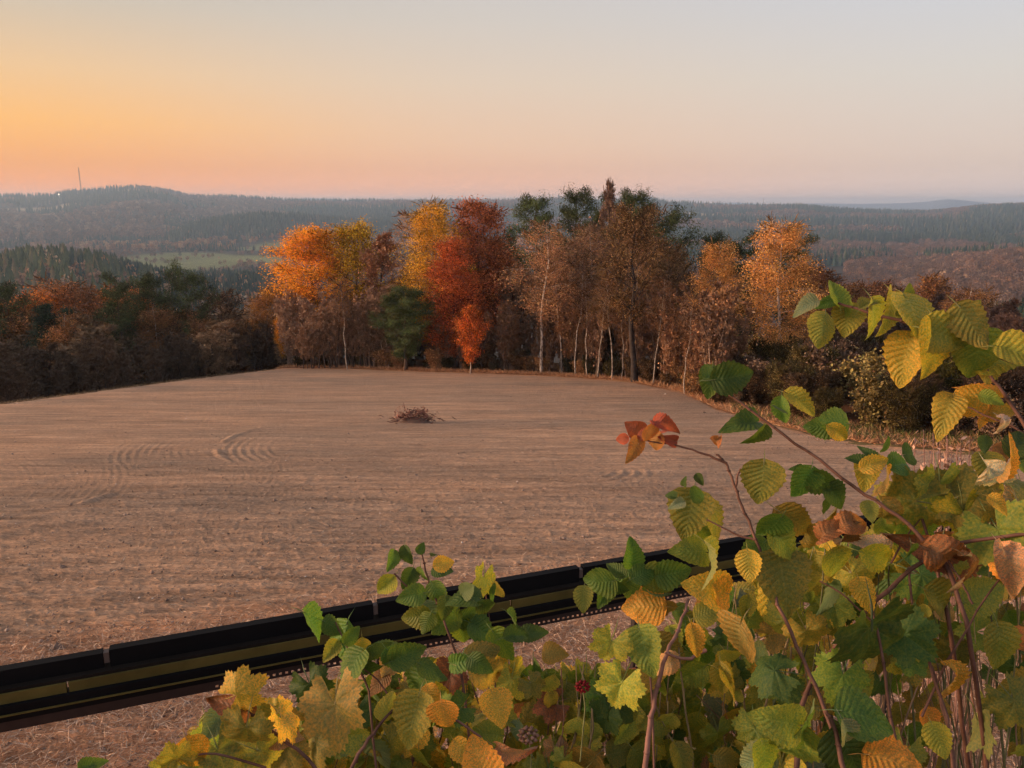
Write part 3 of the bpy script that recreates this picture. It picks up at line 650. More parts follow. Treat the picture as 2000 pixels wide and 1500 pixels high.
T('small_maple', 918, 600, BRIGHT, 'small bright orange red maple with a thin pale trunk at the field edge', base=731, name='maple_tree', wf=0.66)
T('pine_round', 792, 562, PIN2, 'round bushy green pine at the field edge under the golden birch', base=724, name='pine_tree', wf=0.95, bark=(0.11, 0.07, 0.05))
T('pine_tall', 1045, 384, PIN2, 'separate green pine top standing clear behind the first pale birch', r=78, name='pine_tree', wf=1.0)
T('pine_broad', 985, 452, PIN, 'dark low pine crown between the russet tree and the pale birches', r=70, name='pine_tree', wf=0.75)
T('birch_open', 1058, 440, PAL, 'pale orange birch with a straight white trunk, foremost in the grove', base=729, name='birch_tree', wf=1.05, rot=0.4)
T('birch_thin', 1098, 470, PAL, 'slender birch with a bent white trunk next to the foremost birch', base=728, name='birch_tree', wf=0.8, rot=2.2)
T('pine_tall', 1128, 370, PIN, 'dark pine with tufted top, tallest on the skyline of the grove', r=76, name='pine_tree', wf=0.9, rot=1.3)
T('pine_tall2', 1180, 384, PIN, 'dark thin pine half hidden behind brown twigs on the grove skyline', r=75, name='pine_tree', wf=0.9)
T('bare0', 1183, 358, TW, 'thin bare tree whose twigs poke above the pines against the sky', r=72, name='bare_tree', wf=0.35)
T('pine_tall', 1237, 373, PIN, 'dark pine just behind the big forked brown tree', r=74, name='pine_tree', wf=0.85, rot=4)
T('pine_broad', 1288, 388, PIN, 'dark pine with ragged side branches closing the skyline of the grove', r=73, name='pine_tree', wf=1.10, rot=2)
T('birch_open', 1140, 446, PAL, 'orange pink birch in the shade of the tallest pine', r=66, name='birch_tree', wf=0.85)
T('birch_thin', 1166, 520, BRZ, 'small slanting birch with a pale trunk among the brown saplings', base=738, name='birch_tree', wf=0.8, rot=5)
T('bronze_oak', 1240, 402, BRZ, 'big brown tree with a thick dark forked trunk at the grove edge', base=746, name='oak_tree', wf=0.98, rot=0.7, bark=(0.05, 0.036, 0.03))
T('birch_thin', 1252, 420, PAL, 'white stemmed birch standing right behind the thick forked trunk', r=60, name='birch_tree', wf=0.8, rot=1)
T('bronze_tree', 1318, 478, BRZ, 'olive brown round tree to the side of the big forked tree', r=63, name='bronze_tree', wf=0.9)
T('birch_full', 1385, 480, BIR, 'bright orange birch with drooping leafy branches, smaller of the two orange birches', base=752, name='birch_tree', wf=0.80)
T('birch_full', 1512, 438, BIR, 'largest orange birch with a leaning white trunk by the straw verge', base=770, name='birch_tree', wf=0.92, rot=3.3)
T('pine_tall', 1396, 457, PIN, 'small dark pine top behind the smaller orange birch', r=80, name='pine_tree', wf=0.8)
T('pine_tall2', 1452, 458, PIN, 'dark pine between the two orange birches', r=72, name='pine_tree', wf=1.2)
T('pine_tall2', 1562, 465, PIN, 'dark pine sticking out beyond the largest orange birch', r=70, name='pine_tree', wf=1.1, rot=2)
T('birch_full', 1608, 525, (0.30, 0.125, 0.05), 'hazy orange birch behind the largest orange birch', r=66, name='birch_tree', wf=1.1, rot=2)
T('birch_full', 1650, 560, (0.25, 0.12, 0.05), 'low brownish birch above the tip of the arching raspberry shoot', r=62, name='birch_tree', wf=1.2, rot=4)
T('cone_tree', 1812, 545, (0.34, 0.15, 0.05), 'narrow cone shaped orange tree down the far slope', r=130, name='larch_tree', wf=0.9)
T('birch_full', 1885, 570, (0.30, 0.14, 0.05), 'broad hazy orange tree down the far slope beside the cone shaped one', r=115, name='birch_tree', wf=1.1)
T('birch_full', 1945, 596, (0.22, 0.12, 0.05), 'dull orange tree in front of the dark spruce stand', r=110, name='birch_tree', wf=1.0, rot=1)
T('bronze_tree', 1742, 562, (0.26, 0.13, 0.05), 'rounded ochre tree between the far slope and the raspberry shoot', r=95, name='bronze_tree', wf=1.0)
T('bronze_tree', 1690, 552, (0.28, 0.12, 0.05), 'small orange brown tree left of the rounded ochre tree', r=100, name='bronze_tree', wf=1.0, rot=2)
# left wood, key trees
T('pine_broad', 358, 518, PIN, 'broad dark pine, tallest of the shaded wood left of the field crest', r=75, name='pine_tree', wf=0.9)
T('pine_tall', 285, 538, PIN, 'narrow pine with flat tufts next to the tallest pine of the shaded wood', r=76, name='pine_tree', wf=1.0)
T('pine_tall2', 218, 540, PIN, 'dense upright dark pine in the shaded wood', r=73, name='pine_tree', wf=1.1)
T('spruce', 90, 598, (0.030, 0.045, 0.022), 'dark spruce standing in front of the orange crowns at far left', r=72, name='spruce_tree', wf=1.2)
T('spruce', 132, 606, (0.030, 0.045, 0.022), 'second dark spruce, just right of the one in front of the orange crowns', r=74, name='spruce_tree', wf=1.2)
T('pine_tall', -5, 556, PIN, 'dark pine cut off by the picture edge at far left', r=80, name='pine_tree', wf=1.1)
T('maple_round', 78, 578, ORG, 'rounded orange crown behind the two dark spruces', r=86, name='maple_tree', wf=0.75)
T('birch_full', 152, 556, (0.36, 0.155, 0.06), 'pale orange birch crown between the spruces and the dense upright pine', r=88, name='birch_tree', wf=1.1)
T('birch_full', 262, 566, (0.50, 0.18, 0.05), 'bright orange crown between the dense upright pine and the narrow pine', r=84, name='birch_tree', wf=1.0)
T('maple_round', 14, 590, (0.38, 0.15, 0.04), 'orange crown at the very edge of the shaded wood, far left', r=84, name='maple_tree', wf=0.9)
T('birch_full', 520, 566, (0.42, 0.19, 0.05), 'soft orange birch just left of the golden maple, below the crest', r=78, name='birch_tree', wf=0.95)
T('bronze_tree', 425, 575, (0.18, 0.10, 0.05), 'dull ochre tree right of the tallest pine of the shaded wood', r=84, name='bronze_tree', wf=1.0)
rg = np.random.default_rng(77)
# filler trees of the shaded wood
for i in range(64):
    px = rg.uniform(-160, 560); r = rg.uniform(64, 96); top = 600 + rg.uniform(0, 70) - (96 - r) * 0.2 + (86 - r) * 0.9
    if rg.random() < 0.16: T('spruce', px, top + 14, (0.026, 0.036, 0.02), 'dark spruce crowded into the shaded wood below the field crest', r=r, name='spruce_tree', group='spruces of the shaded wood', wf=1.1)
    else: T('bare%d' % rg.integers(0, 4), px, top, np.array((0.24, 0.15, 0.08)) * rg.uniform(0.6, 1.4), 'brown half bare tree crowded into the shaded wood below the field crest', r=r, name='bare_tree', group='brown trees of the shaded wood', wf=rg.uniform(1.0, 1.4), bark=(0.05, 0.036, 0.03))
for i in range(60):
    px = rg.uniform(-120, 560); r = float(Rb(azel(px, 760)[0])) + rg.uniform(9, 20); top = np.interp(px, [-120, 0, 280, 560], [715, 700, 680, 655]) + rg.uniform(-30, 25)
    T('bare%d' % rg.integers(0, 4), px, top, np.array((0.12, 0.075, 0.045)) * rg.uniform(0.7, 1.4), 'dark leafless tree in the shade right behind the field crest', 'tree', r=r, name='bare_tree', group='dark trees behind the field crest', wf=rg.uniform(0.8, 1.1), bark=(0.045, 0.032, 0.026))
for i, px in enumerate([-60, 20, 60, 118, 175, 235, 305, 340, 395, 440, 470, 505]):
    r = rg.uniform(70, 80); T('bronze_tree' if i % 3 else 'birch_full', px, 606 + rg.uniform(-12, 30), np.array((0.42, 0.20, 0.075)) * rg.uniform(0.7, 1.2), 'rusty ochre tree glowing among the brown trees of the shaded wood', r=r, name='autumn_tree', group='rusty trees of the shaded wood', wf=rg.uniform(0.7, 1.0))
for i in range(16):
    px = rg.uniform(730, 960); T('bare%d' % (i % 4), px, rg.uniform(600, 680), (0.17, 0.09, 0.055), 'short brown leafless tree deep in the grove behind the round pine', r=rg.uniform(64, 76), name='bare_tree', group='short trees behind the round pine', wf=1.5)
# filler trees of the grove
def grove_top(px): return float(np.interp(px, [560, 640, 720, 780, 850, 950, 1050, 1120, 1200, 1290, 1340, 1420, 1500, 1600], [600, 560, 520, 500, 500, 480, 450, 430, 405, 440, 520, 540, 540, 590]))
for i in range(74):
    px = rg.uniform(575, 1440); r = rg.uniform(63.5, 80); top = grove_top(px) + rg.uniform(8, 85)
    c = np.array((0.27, 0.16, 0.09)) * rg.uniform(0.75, 1.35)
    if px < 760: c = np.array((0.30, 0.165, 0.09)) * rg.uniform(0.8, 1.2); top = max(top, 545)
    T('bare%d' % rg.integers(0, 4), px, top, c, 'brown leafless tree in the thick of the grove behind the field', r=r, name='bare_tree', group='leafless trees of the grove', wf=rg.uniform(0.9, 1.25))
for i, (px, top) in enumerate([(588, 640), (605, 612), (628, 600), (650, 590), (672, 598), (700, 606), (722, 590), (745, 560), (596, 650), (640, 610), (686, 612), (712, 600), (618, 630)]):
    T('bare%d' % (i % 4), px, top, np.array((0.34, 0.19, 0.105)) * rg.uniform(.85, 1.15), 'leafless brown tree standing in front of the golden maple', r=60, name='bare_tree', group='leafless trees in front of the golden maple', wf=0.9)
def saplings(n, p0, p1, r0, r1, h0, h1, label, group, cols):
    for i in range(n):
        px = rg.uniform(p0, p1); a, _ = azel(px, 740); r = float(Rb(a)) + rg.uniform(r0, r1); x, y = r * math.sin(a), r * math.cos(a); z = float(zt(x, y))
        c = np.array(cols[rg.integers(0, len(cols))]) * rg.uniform(0.75, 1.3)
        tree('sapling%d' % rg.integers(0, 3), x, y, z, rg.uniform(h0, h1), rg.uniform(0.7, 1.1), rg.uniform(0, 6.28), c, label, 'sapling', group, np.array((0.40, 0.27, 0.19)) * rg.uniform(0.35, 1.3), 'sapling')
saplings(60, 565, 770, 1.6, 6, 3.6, 6.2, 'thin grey brown sapling in the packed stand under the golden maple', 'saplings under the golden maple', [(0.32, 0.19, 0.115), (0.36, 0.20, 0.11)])
saplings(40, 840, 1080, 1.8, 7, 2.5, 5, 'thin brown sapling in the undergrowth around the crimson tree and first birch', 'saplings by the crimson tree', [(0.22, 0.12, 0.065), (0.30, 0.15, 0.07)])
saplings(44, 1080, 1420, 1.8, 7, 3, 6, 'thin brown sapling in the undergrowth round the thick forked trunk', 'saplings by the forked tree', [(0.20, 0.11, 0.065), (0.28, 0.14, 0.07), (0.36, 0.18, 0.08)])
# pale slender birch stems that catch the light
for i, (px, base, top) in enumerate([(1125, 733, 560), (1148, 735, 610), (1195, 742, 590), (1212, 742, 620), (1275, 752, 600), (1338, 770, 640), (680, 722, 600)]):
    T('birch_thin', px, top - 60, (0.20, 0.10, 0.05), 'slender pale stemmed young birch among the brown saplings of the grove', base=base, name='young_birch', group='young birches of the grove', wf=0.75, rot=i * 1.3)
for i in range(60):
    px = rg.uniform(565, 1440); a, _ = azel(px, 740); r = float(Rb(a)) + rg.uniform(1.5, 4.5); x, y = r * math.sin(a), r * math.cos(a)
    tree('bush_leafy' if i % 3 else 'bush_bare', x, y, float(zt(x, y)) - .1, rg.uniform(0.6, 1.7), 1.2, rg.uniform(0, 6.28), np.array([(0.36, 0.18, 0.07), (0.26, 0.15, 0.07), (0.18, 0.13, 0.05)][i % 3]) * rg.uniform(.7, 1.3), 'low rusty undergrowth bush at the foot of the grove', 'bush', 'undergrowth bushes of the grove', name='undergrowth_bush')
# bushes along the straw verge and the hedge that runs on along the field
for i in range(95):
    px = rg.uniform(1440, 2150); a, _ = azel(px, 800); r = float(Rb(a)) + rg.uniform(2.5, 17); x, y = r * math.sin(a), r * math.cos(a); z = float(zt(x, y))
    yl = px > 1830 and rg.random() < 0.5; h = rg.uniform(1.5, 2.7) * (1.15 if r - Rb(a) > 7 else 0.9)
    c = np.array((0.20, 0.155, 0.03)) if yl else np.array([(0.22, 0.125, 0.06), (0.20, 0.14, 0.045), (0.17, 0.10, 0.06)][rg.integers(0, 3)])
    if yl: tree('bush_leafy', x, y, z, h, 1.0, rg.uniform(0, 6.28), c * rg.uniform(0.8, 1.3), 'yellow green leafy hedge bush at the far right corner of the field', 'bush', 'yellow green hedge bushes', name='hedge_bush')
    else: tree('bush_leafy' if rg.random() < .6 else 'bush_bare', x, y, z, h, 1.1, rg.uniform(0, 6.28), c * rg.uniform(0.7, 1.3), 'brown twiggy hedge bush along the field edge beyond the straw verge', 'bush', 'brown hedge bushes', name='hedge_bush')
for i in range(34):
    px = rg.uniform(1560, 2150); r = rg.uniform(50, 90); top = rg.uniform(610, 690) - (r - 50) * 0.9
    T('bare%d' % rg.integers(0, 4), px, top, np.array((0.19, 0.10, 0.065)) * rg.uniform(0.6, 1.3), 'brown leafless tree on the slope behind the hedge', r=r, name='bare_tree', group='leafless trees behind the hedge', wf=rg.uniform(1.0, 1.4))
# valley and skyline trees small in the photograph
for i, (px, top, r, h) in enumerate([(555, 536, 1000, 14), (580, 500, 1150, 12), (495, 545, 900, 12), (350, 478, 1250, 12), (1700, 520, 1500, 14), (1716, 522, 1480, 12), (1745, 524, 1450, 12), (1668, 518, 1500, 15)]):
    a, _ = azel(px, top); x, y = r * math.sin(a), r * math.cos(a); tree('spruce', x, y, float(zt(x, y)) - .3, h, 1.1, i, (0.03, 0.04, 0.03), 'dark lone tree standing among the valley meadows', 'tree', 'lone trees of the valley', name='spruce_tree')
for i, px in enumerate([1065, 1076, 1086, 1092, 1100, 700, 712, 646]):
    r = 3480; a, _ = azel(px, 392); x, y = r * math.sin(a), r * math.cos(a); tree('bare%d' % (i % 4), x, y, float(zt(x, y)) - 1, [14, 12, 20, 26, 22, 14, 12, 15][i], 1.2, i, (0.07, 0.06, 0.06), 'far off tree silhouetted on the skyline of the distant ridge', 'tree', 'skyline trees of the distant ridge', name='skyline_tree')
# masts and the small house on the far hill
def mast(px, top, r, h, label):
    a, _ = azel(px, top); x, y = r * math.sin(a), r * math.cos(a); z = float(zt(x, y))
    m, t, b = new_mat('mast_steel', 0.6); b.inputs['Base Color'].default_value = (0.10, 0.09, 0.09, 1)
    e = link('radio_mast', None, loc=(x, y, z), label=label, cat='mast')
    w = h * 0.022; bb = Buf()
    for k in range(3):
        q = k * 2 * PI / 3; bb.tube([(math.cos(q) * w, math.sin(q) * w, -2), (math.cos(q) * w * .7, math.sin(q) * w * .7, h)], [w * .35, w * .3], 4)
    link('lattice_tower', bb.mesh('lattice_tower', m), e); bb = Buf()
    for k in range(14):
        z0, z1 = h * k / 14, h * (k + 1) / 14; q = k * 2 * PI / 3; q2 = q + 2 * PI / 3; bb.tube([(math.cos(q) * w * .9, math.sin(q) * w * .9, z0), (math.cos(q2) * w * .85, math.sin(q2) * w * .85, z1)], [w * .2, w * .2], 3)
    link('bracing', bb.mesh('bracing', m), e); bb = Buf(); bb.tube([(0, 0, h), (0, 0, h * 1.07)], [w * .8, w * .5], 4); link('antenna', bb.mesh('antenna', m), e)
mast(155, 343, 3470, 88, 'thin radio mast on the wooded hill at far left')
mast(1491, 393, 3400, 34, 'small mast on the pale bare field of the distant ridge')
def house():
    a, _ = azel(115, 386); r = 3180; x, y = r * math.sin(a), r * math.cos(a); z = float(zt(x, y)) + 9
    e = link('farm_house', None, loc=(x, y, z), label='tiny white farm house with a gleaming window below the radio mast', cat='house'); e.rotation_euler = (0, 0, 0.3)
    def pm(n, c, em=0):
        m, t, b = new_mat(n, 0.6); b.inputs['Base Color'].default_value = (*c, 1)
        if em: b.inputs['Emission Color'].default_value = (1, 0.85, 0.6, 1); b.inputs['Emission Strength'].default_value = em
        return m
    b = Buf(); b.box((0, 0, -3), (6, 4, 6)); link('wall', b.mesh('wall', pm('house_wall', (0.7, 0.66, 0.6))), e)
    b = Buf(); b.add([(-6.6, -4.8, 3), (6.6, -4.8, 3), (6.6, 4.8, 3), (-6.6, 4.8, 3), (-6.6, 0, 6.4), (6.6, 0, 6.4)], [(0, 1, 5, 4), (2, 3, 4, 5), (0, 3, 2, 1)]); b.add([(-6.6, -4.8, 3), (-6.6, 4.8, 3), (-6.6, 0, 6.4), (6.6, -4.8, 3), (6.6, 4.8, 3), (6.6, 0, 6.4)], [(0, 1, 2), (3, 5, 4)])
    link('roof', b.mesh('roof', pm('house_roof', (0.2, 0.1, 0.08))), e)
    b = Buf(); b.box((0.5, -4.1, 0.9), (2.2, 0.1, 1.6)); link('window', b.mesh('window', pm('lit_window', (0.9, 0.8, 0.6), 3.5)), e)
house()
# ------------------------------------------------------------------ long low frame with black panels below the bank
def plain(name, col, rough=0.7, spec=0.2, nscale=None, lo=0.7, hi=1.2):
    m, t, b = new_mat(name, rough, spec)
    if nscale:
        n = noise(t, nscale, 5, coords(t, (1, 1, 1))); c = mixc(t, 1.0, col, ramp(t, n, [(0.3, (lo,) * 3), (0.7, (hi,) * 3)]), 'MULTIPLY'); t.links.new(c, b.inputs['Base Color'])
    else: b.inputs['Base Color'].default_value = (*col, 1)
    return m
def pt(px, py, d): return ray(px, py) * d
def build_rail():
    v = ray(5200, 402); al = math.atan2(v[0], v[1]); d = np.array((math.sin(al), math.cos(al), 0)); nrm = np.array((-math.cos(al), math.sin(al), 0))  # nrm points away from the camera
    P0 = pt(1210, 1190, 4.05)
    def on(px, py):  # point of the rail's front plane seen at px, py -> (s along, z)
        q = ray(px, py); k = (P0 @ nrm) / (q @ nrm); p = q * k; return (p - P0) @ d, p[2]
    ztop = on(1210, 1106)[1]; H = ztop - P0[2]
    R = np.stack([d, nrm, (0, 0, 1)], 1)
    org = P0.copy(); zg = float(zt(org[0], org[1]))
    e = link('panel_rack', None, loc=(org[0], org[1], zg), label='long low steel frame carrying black panels, running behind the brambles', cat='rack')
    off = np.array((0, 0, P0[2] - zg))
    def put(name, b, m, lab=None):
        me = b.mesh(name, m, color=False)
        return link(name, me, e, label=lab)
    black = plain('black_panel', (0.007, 0.0065, 0.007), 0.75, 0.1, 3.0); olive = plain('weathered_olive_board', (0.12, 0.088, 0.024), 0.8, 0.1, 4.0, 0.6, 1.3)
    dark = plain('dark_brown_beam', (0.018, 0.013, 0.010), 0.8, 0.1, 5.0); steel = plain('rusty_dark_steel', (0.030, 0.018, 0.015), 0.6, 0.3, 20.0); clip = plain('pale_clip', (0.12, 0.085, 0.07), 0.7)
    def bx(s0, s1, f0, f1, n0, n1):
        b = Buf(); z0, z1 = P0[2] + H * (1 - f1), P0[2] + H * (1 - f0)
        b.box(d * (s0 + s1) / 2 + nrm * (n0 + n1) / 2 + (0, 0, (z0 + z1) / 2 - zg), ((s1 - s0) / 2, (n1 - n0) / 2, (z1 - z0) / 2), R); return b
    cuts = [on(-900, 1430)[0]] + [on(x, y)[0] for x, y in ((203, 1286), (738, 1188), (1145, 1120), (1560, 1052), (1900, 1000))] + [on(2500, 900)[0]]
    for i in range(len(cuts) - 1):
        s0, s1 = cuts[i] + 0.012, cuts[i + 1] - 0.012; st = 0.0 if i else 0.035
        b = bx(s0, s1, 0.0 + st, 0.31, 0.05, 0.09); put('panel', b, black)
        if i: put('clip', bx(cuts[i] - 0.010, cuts[i] + 0.010, 0.05, 0.24, 0.055, 0.085), clip)
    a, z = cuts[0], cuts[-1]
    put('upper_beam', bx(a, z, 0.31, 0.37, 0.02, 0.09), dark)
    for i, (x0, x1) in enumerate(zip([a, on(130, 1340)[0], on(1000, 1190)[0]], [on(130, 1340)[0], on(1000, 1190)[0], z])):
        put('board', bx(x0 + .004, x1 - .004, 0.372, 0.55, 0.012, 0.03), olive)
    put('beam', bx(a, z, 0.552, 0.70, -0.005, 0.05), black)
    put('trim_strip', bx(a, z, 0.702, 0.725, -0.012, 0.03), olive)
    put('beam', bx(a, z, 0.727, 0.83, -0.005, 0.05), black)
    # slotted angle: two flanges joined by bars, the gaps between the bars are the holes
    b = Buf(); z0 = P0[2] - zg
    def seg(s0, s1, h0, h1, n0=0.0, n1=0.003):
        b.box(d * (s0 + s1) / 2 + nrm * (n0 + n1) / 2 + (0, 0, z0 + (h0 + h1) / 2), ((s1 - s0) / 2, (n1 - n0) / 2, (h1 - h0) / 2), R)
    s0h = on(415, 1352)[0]; seg(a, z, -0.004, 0.006); seg(a, z, 0.017, H * 0.168); seg(a, s0h, 0.006, 0.017)
    s = s0h
    while s < 3.5: seg(s, s + 0.0135, 0.006, 0.017); s += 0.025
    seg(a, z, H * 0.168, H * 0.168 + 0.003, 0.0, 0.04)
    put('slotted_angle', b, steel)
    for px, py in ((-260, 1450), (738, 1300), (1240, 1240), (1760, 1120), (2200, 1030)):
        s_, _ = on(px, py); b = Buf(); top = P0[2] + 0.0 - zg
        g = float(zt(*(org + d * s_)[:2])) - zg; L = top - g + 0.25
        w = 0.036
        for (q0, q1) in ((0, 0.012), (0.024, 0.036)):
            b.box(d * (s_ + (q0 + q1) / 2) + nrm * 0.006 + (0, 0, top - L / 2 - 0.002), ((q1 - q0) / 2, 0.0015, L / 2), R)
        k = 0.0
        while k < L: b.box(d * (s_ + 0.018) + nrm * 0.006 + (0, 0, top - k - 0.010), (0.006, 0.0015, 0.008), R); k += 0.034
        b.box(d * s_ + nrm * 0.026 + (0, 0, top - L / 2 - 0.002), (0.0015, 0.018, L / 2), R)
        put('post', b, steel)
build_rail()

# ------------------------------------------------------------------ leaves of the foreground
def leaf_material(name, kind):
    m, t, b = new_mat(name, 0.55, 0.25)
    oi = N(t, 'ShaderNodeObjectInfo'); uvn = N(t, 'ShaderNodeUVMap'); sp = N(t, 'ShaderNodeSeparateXYZ'); t.links.new(uvn.outputs[0], sp.inputs[0])
    u_, v_ = sp.outputs[0], sp.outputs[1]
    if kind == 'ovate':   # u -1..1 across, v 0..1 along
        au = mathn(t, 'ABSOLUTE', u_); ph = mathn(t, 'SUBTRACT', mathn(t, 'MULTIPLY', v_, 9.0), mathn(t, 'MULTIPLY', au, 2.6)); fr = mathn(t, 'PINGPONG', ph, 0.5)
        lat = mathn(t, 'LESS_THAN', fr, 0.055); mid = mathn(t, 'LESS_THAN', au, 0.035); vein = mathn(t, 'MAXIMUM', lat, mid); edge = au
    else:                 # u, v planar with the petiole at 0,0
        r_ = mathn(t, 'SQRT', mathn(t, 'ADD', mathn(t, 'MULTIPLY', u_, u_), mathn(t, 'MULTIPLY', v_, v_))); th = mathn(t, 'ARCTAN2', u_, v_)
        fr = mathn(t, 'PINGPONG', mathn(t, 'ADD', th, 10 * 0.90), 0.45); dd = mathn(t, 'MULTIPLY', mathn(t, 'SINE', fr), r_)
        main = mathn(t, 'LESS_THAN', dd, 0.014); f2 = mathn(t, 'PINGPONG', mathn(t, 'SUBTRACT', mathn(t, 'MULTIPLY', r_, 7.0), mathn(t, 'MULTIPLY', fr, 5.0)), 0.5)
        lat = mathn(t, 'LESS_THAN', f2, 0.03); vein = mathn(t, 'MAXIMUM', main, lat); edge = r_
    n1 = noise(t, 22.0, 3, coords(t)); n2 = noise(t, 45.0, 5, coords(t), 0.6)
    c0 = oi.outputs['Color']
    off = N(t, 'ShaderNodeCombineXYZ'); t.links.new(mathn(t, 'MULTIPLY', oi.outputs['Random'], 40.0), off.inputs[0])
    va = N(t, 'ShaderNodeVectorMath', operation='ADD'); t.links.new(coords(t), va.inputs[0]); t.links.new(off.outputs[0], va.inputs[1])
    pn = noise(t, 26.0, 3, va.outputs[0], 0.6); pe = mathn(t, 'ADD', pn, mathn(t, 'MULTIPLY', edge, 0.16))
    c = mixc(t, ramp(t, pe, [(0.52, (0, 0, 0)), (0.72, (0.75, 0.75, 0.75))]), c0, mixc(t, 1.0, c0, (2.1, 1.35, 0.9), 'MULTIPLY'))
    c = mixc(t, 1.0, c, ramp(t, pn, [(0.30, (0.62, 0.80, 0.9)), (0.46, (1, 1, 1))]), 'MULTIPLY')
    c = mixc(t, mathn(t, 'MULTIPLY', vein, 0.24), c, mixc(t, 0.25, mixc(t, 1.0, c, (1.9, 1.7, 1.9), 'MULTIPLY'), (0.35, 0.33, 0.16)))
    c = mixc(t, 1.0, c, ramp(t, n2, [(0.3, (0.88, 0.88, 0.88)), (0.7, (1.10, 1.10, 1.10))]), 'MULTIPLY')
    sp_ = noise(t, 60.0, 2, va.outputs[0], 0.4); c = mixc(t, ramp(t, sp_, [(0.70, (0, 0, 0)), (0.74, (0.7, 0.7, 0.7))]), c, (0.10, 0.045, 0.02))
    geo = N(t, 'ShaderNodeNewGeometry'); c = mixc(t, mathn(t, 'MULTIPLY', geo.outputs['Backfacing'], 0.30), c, (0.30, 0.32, 0.20))
    t.links.new(c, b.inputs['Base Color']); bump(t, b, mathn(t, 'ADD', n2, mathn(t, 'MULTIPLY', fr, 3.0)), 0.5, 0.0015)
    tr = N(t, 'ShaderNodeBsdfTranslucent'); t.links.new(mixc(t, 1.0, c, (1.1, 1.15, 0.6), 'MULTIPLY'), tr.inputs[0]); mx = N(t, 'ShaderNodeMixShader'); mx.inputs[0].default_value = 0.42
    t.links.new(b.outputs[0], mx.inputs[1]); t.links.new(tr.outputs[0], mx.inputs[2]); t.links.new(mx.outputs[0], t.nodes['Material Output'].inputs[0])
    return m
ML_O = leaf_material('bramble_leaf', 'ovate'); ML_V = leaf_material('vine_leaf', 'palm')
def petiole(V, F, uv, L):
    n = len(V); w = 0.012; P = [(-w, 0, 0), (w, 0, 0), (0, 0, -w * 1.6), (-w, -L * .5, -L * .12), (w, -L * .5, -L * .12), (0, -L * .5, -L * .12 - w * 1.6), (0, -L, -L * .42)]
    f = [(0, 1, 4, 3), (1, 2, 5, 4), (2, 0, 3, 5)]; f3 = [(3, 4, 6), (4, 5, 6), (5, 3, 6)]
    return np.concatenate([V, P]), [F, np.array(f) + n, np.array(f3) + n], np.concatenate([uv, np.zeros((7, 2))])
def ovate(seed, droop=0.3, fold=0.25, pleat=0.018, wid=0.40, cup=0.0, curl=0.0):
    r = np.random.default_rng(seed); nv, nu = 19, 9; v = np.linspace(0, 1, nv); uu = np.linspace(-1, 1, nu)
    w = wid * (np.sin(PI * np.clip(v, 0, 1) ** 0.62) ** 0.75) * (1 - 0.12 * v); w[0] = 0.02; w[-1] = 0.004
    U, VV = np.meshgrid(uu, v); X = U * w[:, None]; Y = VV - 0.16 * (np.abs(U) ** 1.6) * (1 - VV) ** 2
    teeth = (np.arange(nv) % 2) * 0.055 * np.sin(PI * v); X[:, 0] -= teeth * (0.6 + 0.6 * r.random(nv)); X[:, -1] += teeth * (0.6 + 0.6 * r.random(nv)); Y[1:-1, 0] += 0.01; 
    Z = fold * np.abs(X) - droop * VV ** 2 + 0.75 * pleat * np.cos(2 * PI * (VV * 9 - np.abs(U) * 2.6)) * np.sin(PI * VV) * (0.35 + np.abs(U)) - cup * X ** 2
    Z += curl * np.sin(VV * 5 + U * 2) * 0.1 + 0.14 * (fbm(X * 3.2 + seed * 3.1, Y * 3.2, seed) - 0.5) + 0.03 * (fbm(X * 12, Y * 12, seed) - .5)
    Xb = X * (1 + 0.08 * np.sin(VV * 3 + seed)); V = np.stack([Xb + 0.06 * math.sin(seed) * VV ** 2, Y, Z], -1).reshape(-1, 3)
    i = np.arange(nv - 1)[:, None] * nu; j = np.arange(nu - 1)[None]; F = np.stack([i + j, i + j + 1, i + nu + j + 1, i + nu + j], -1).reshape(-1, 4)
    V, F, uv = petiole(V, F, np.stack([U, VV], -1).reshape(-1, 2), 0.45)
    return mesh('leaf', V, F, ML_O, uv=uv, smooth=True)
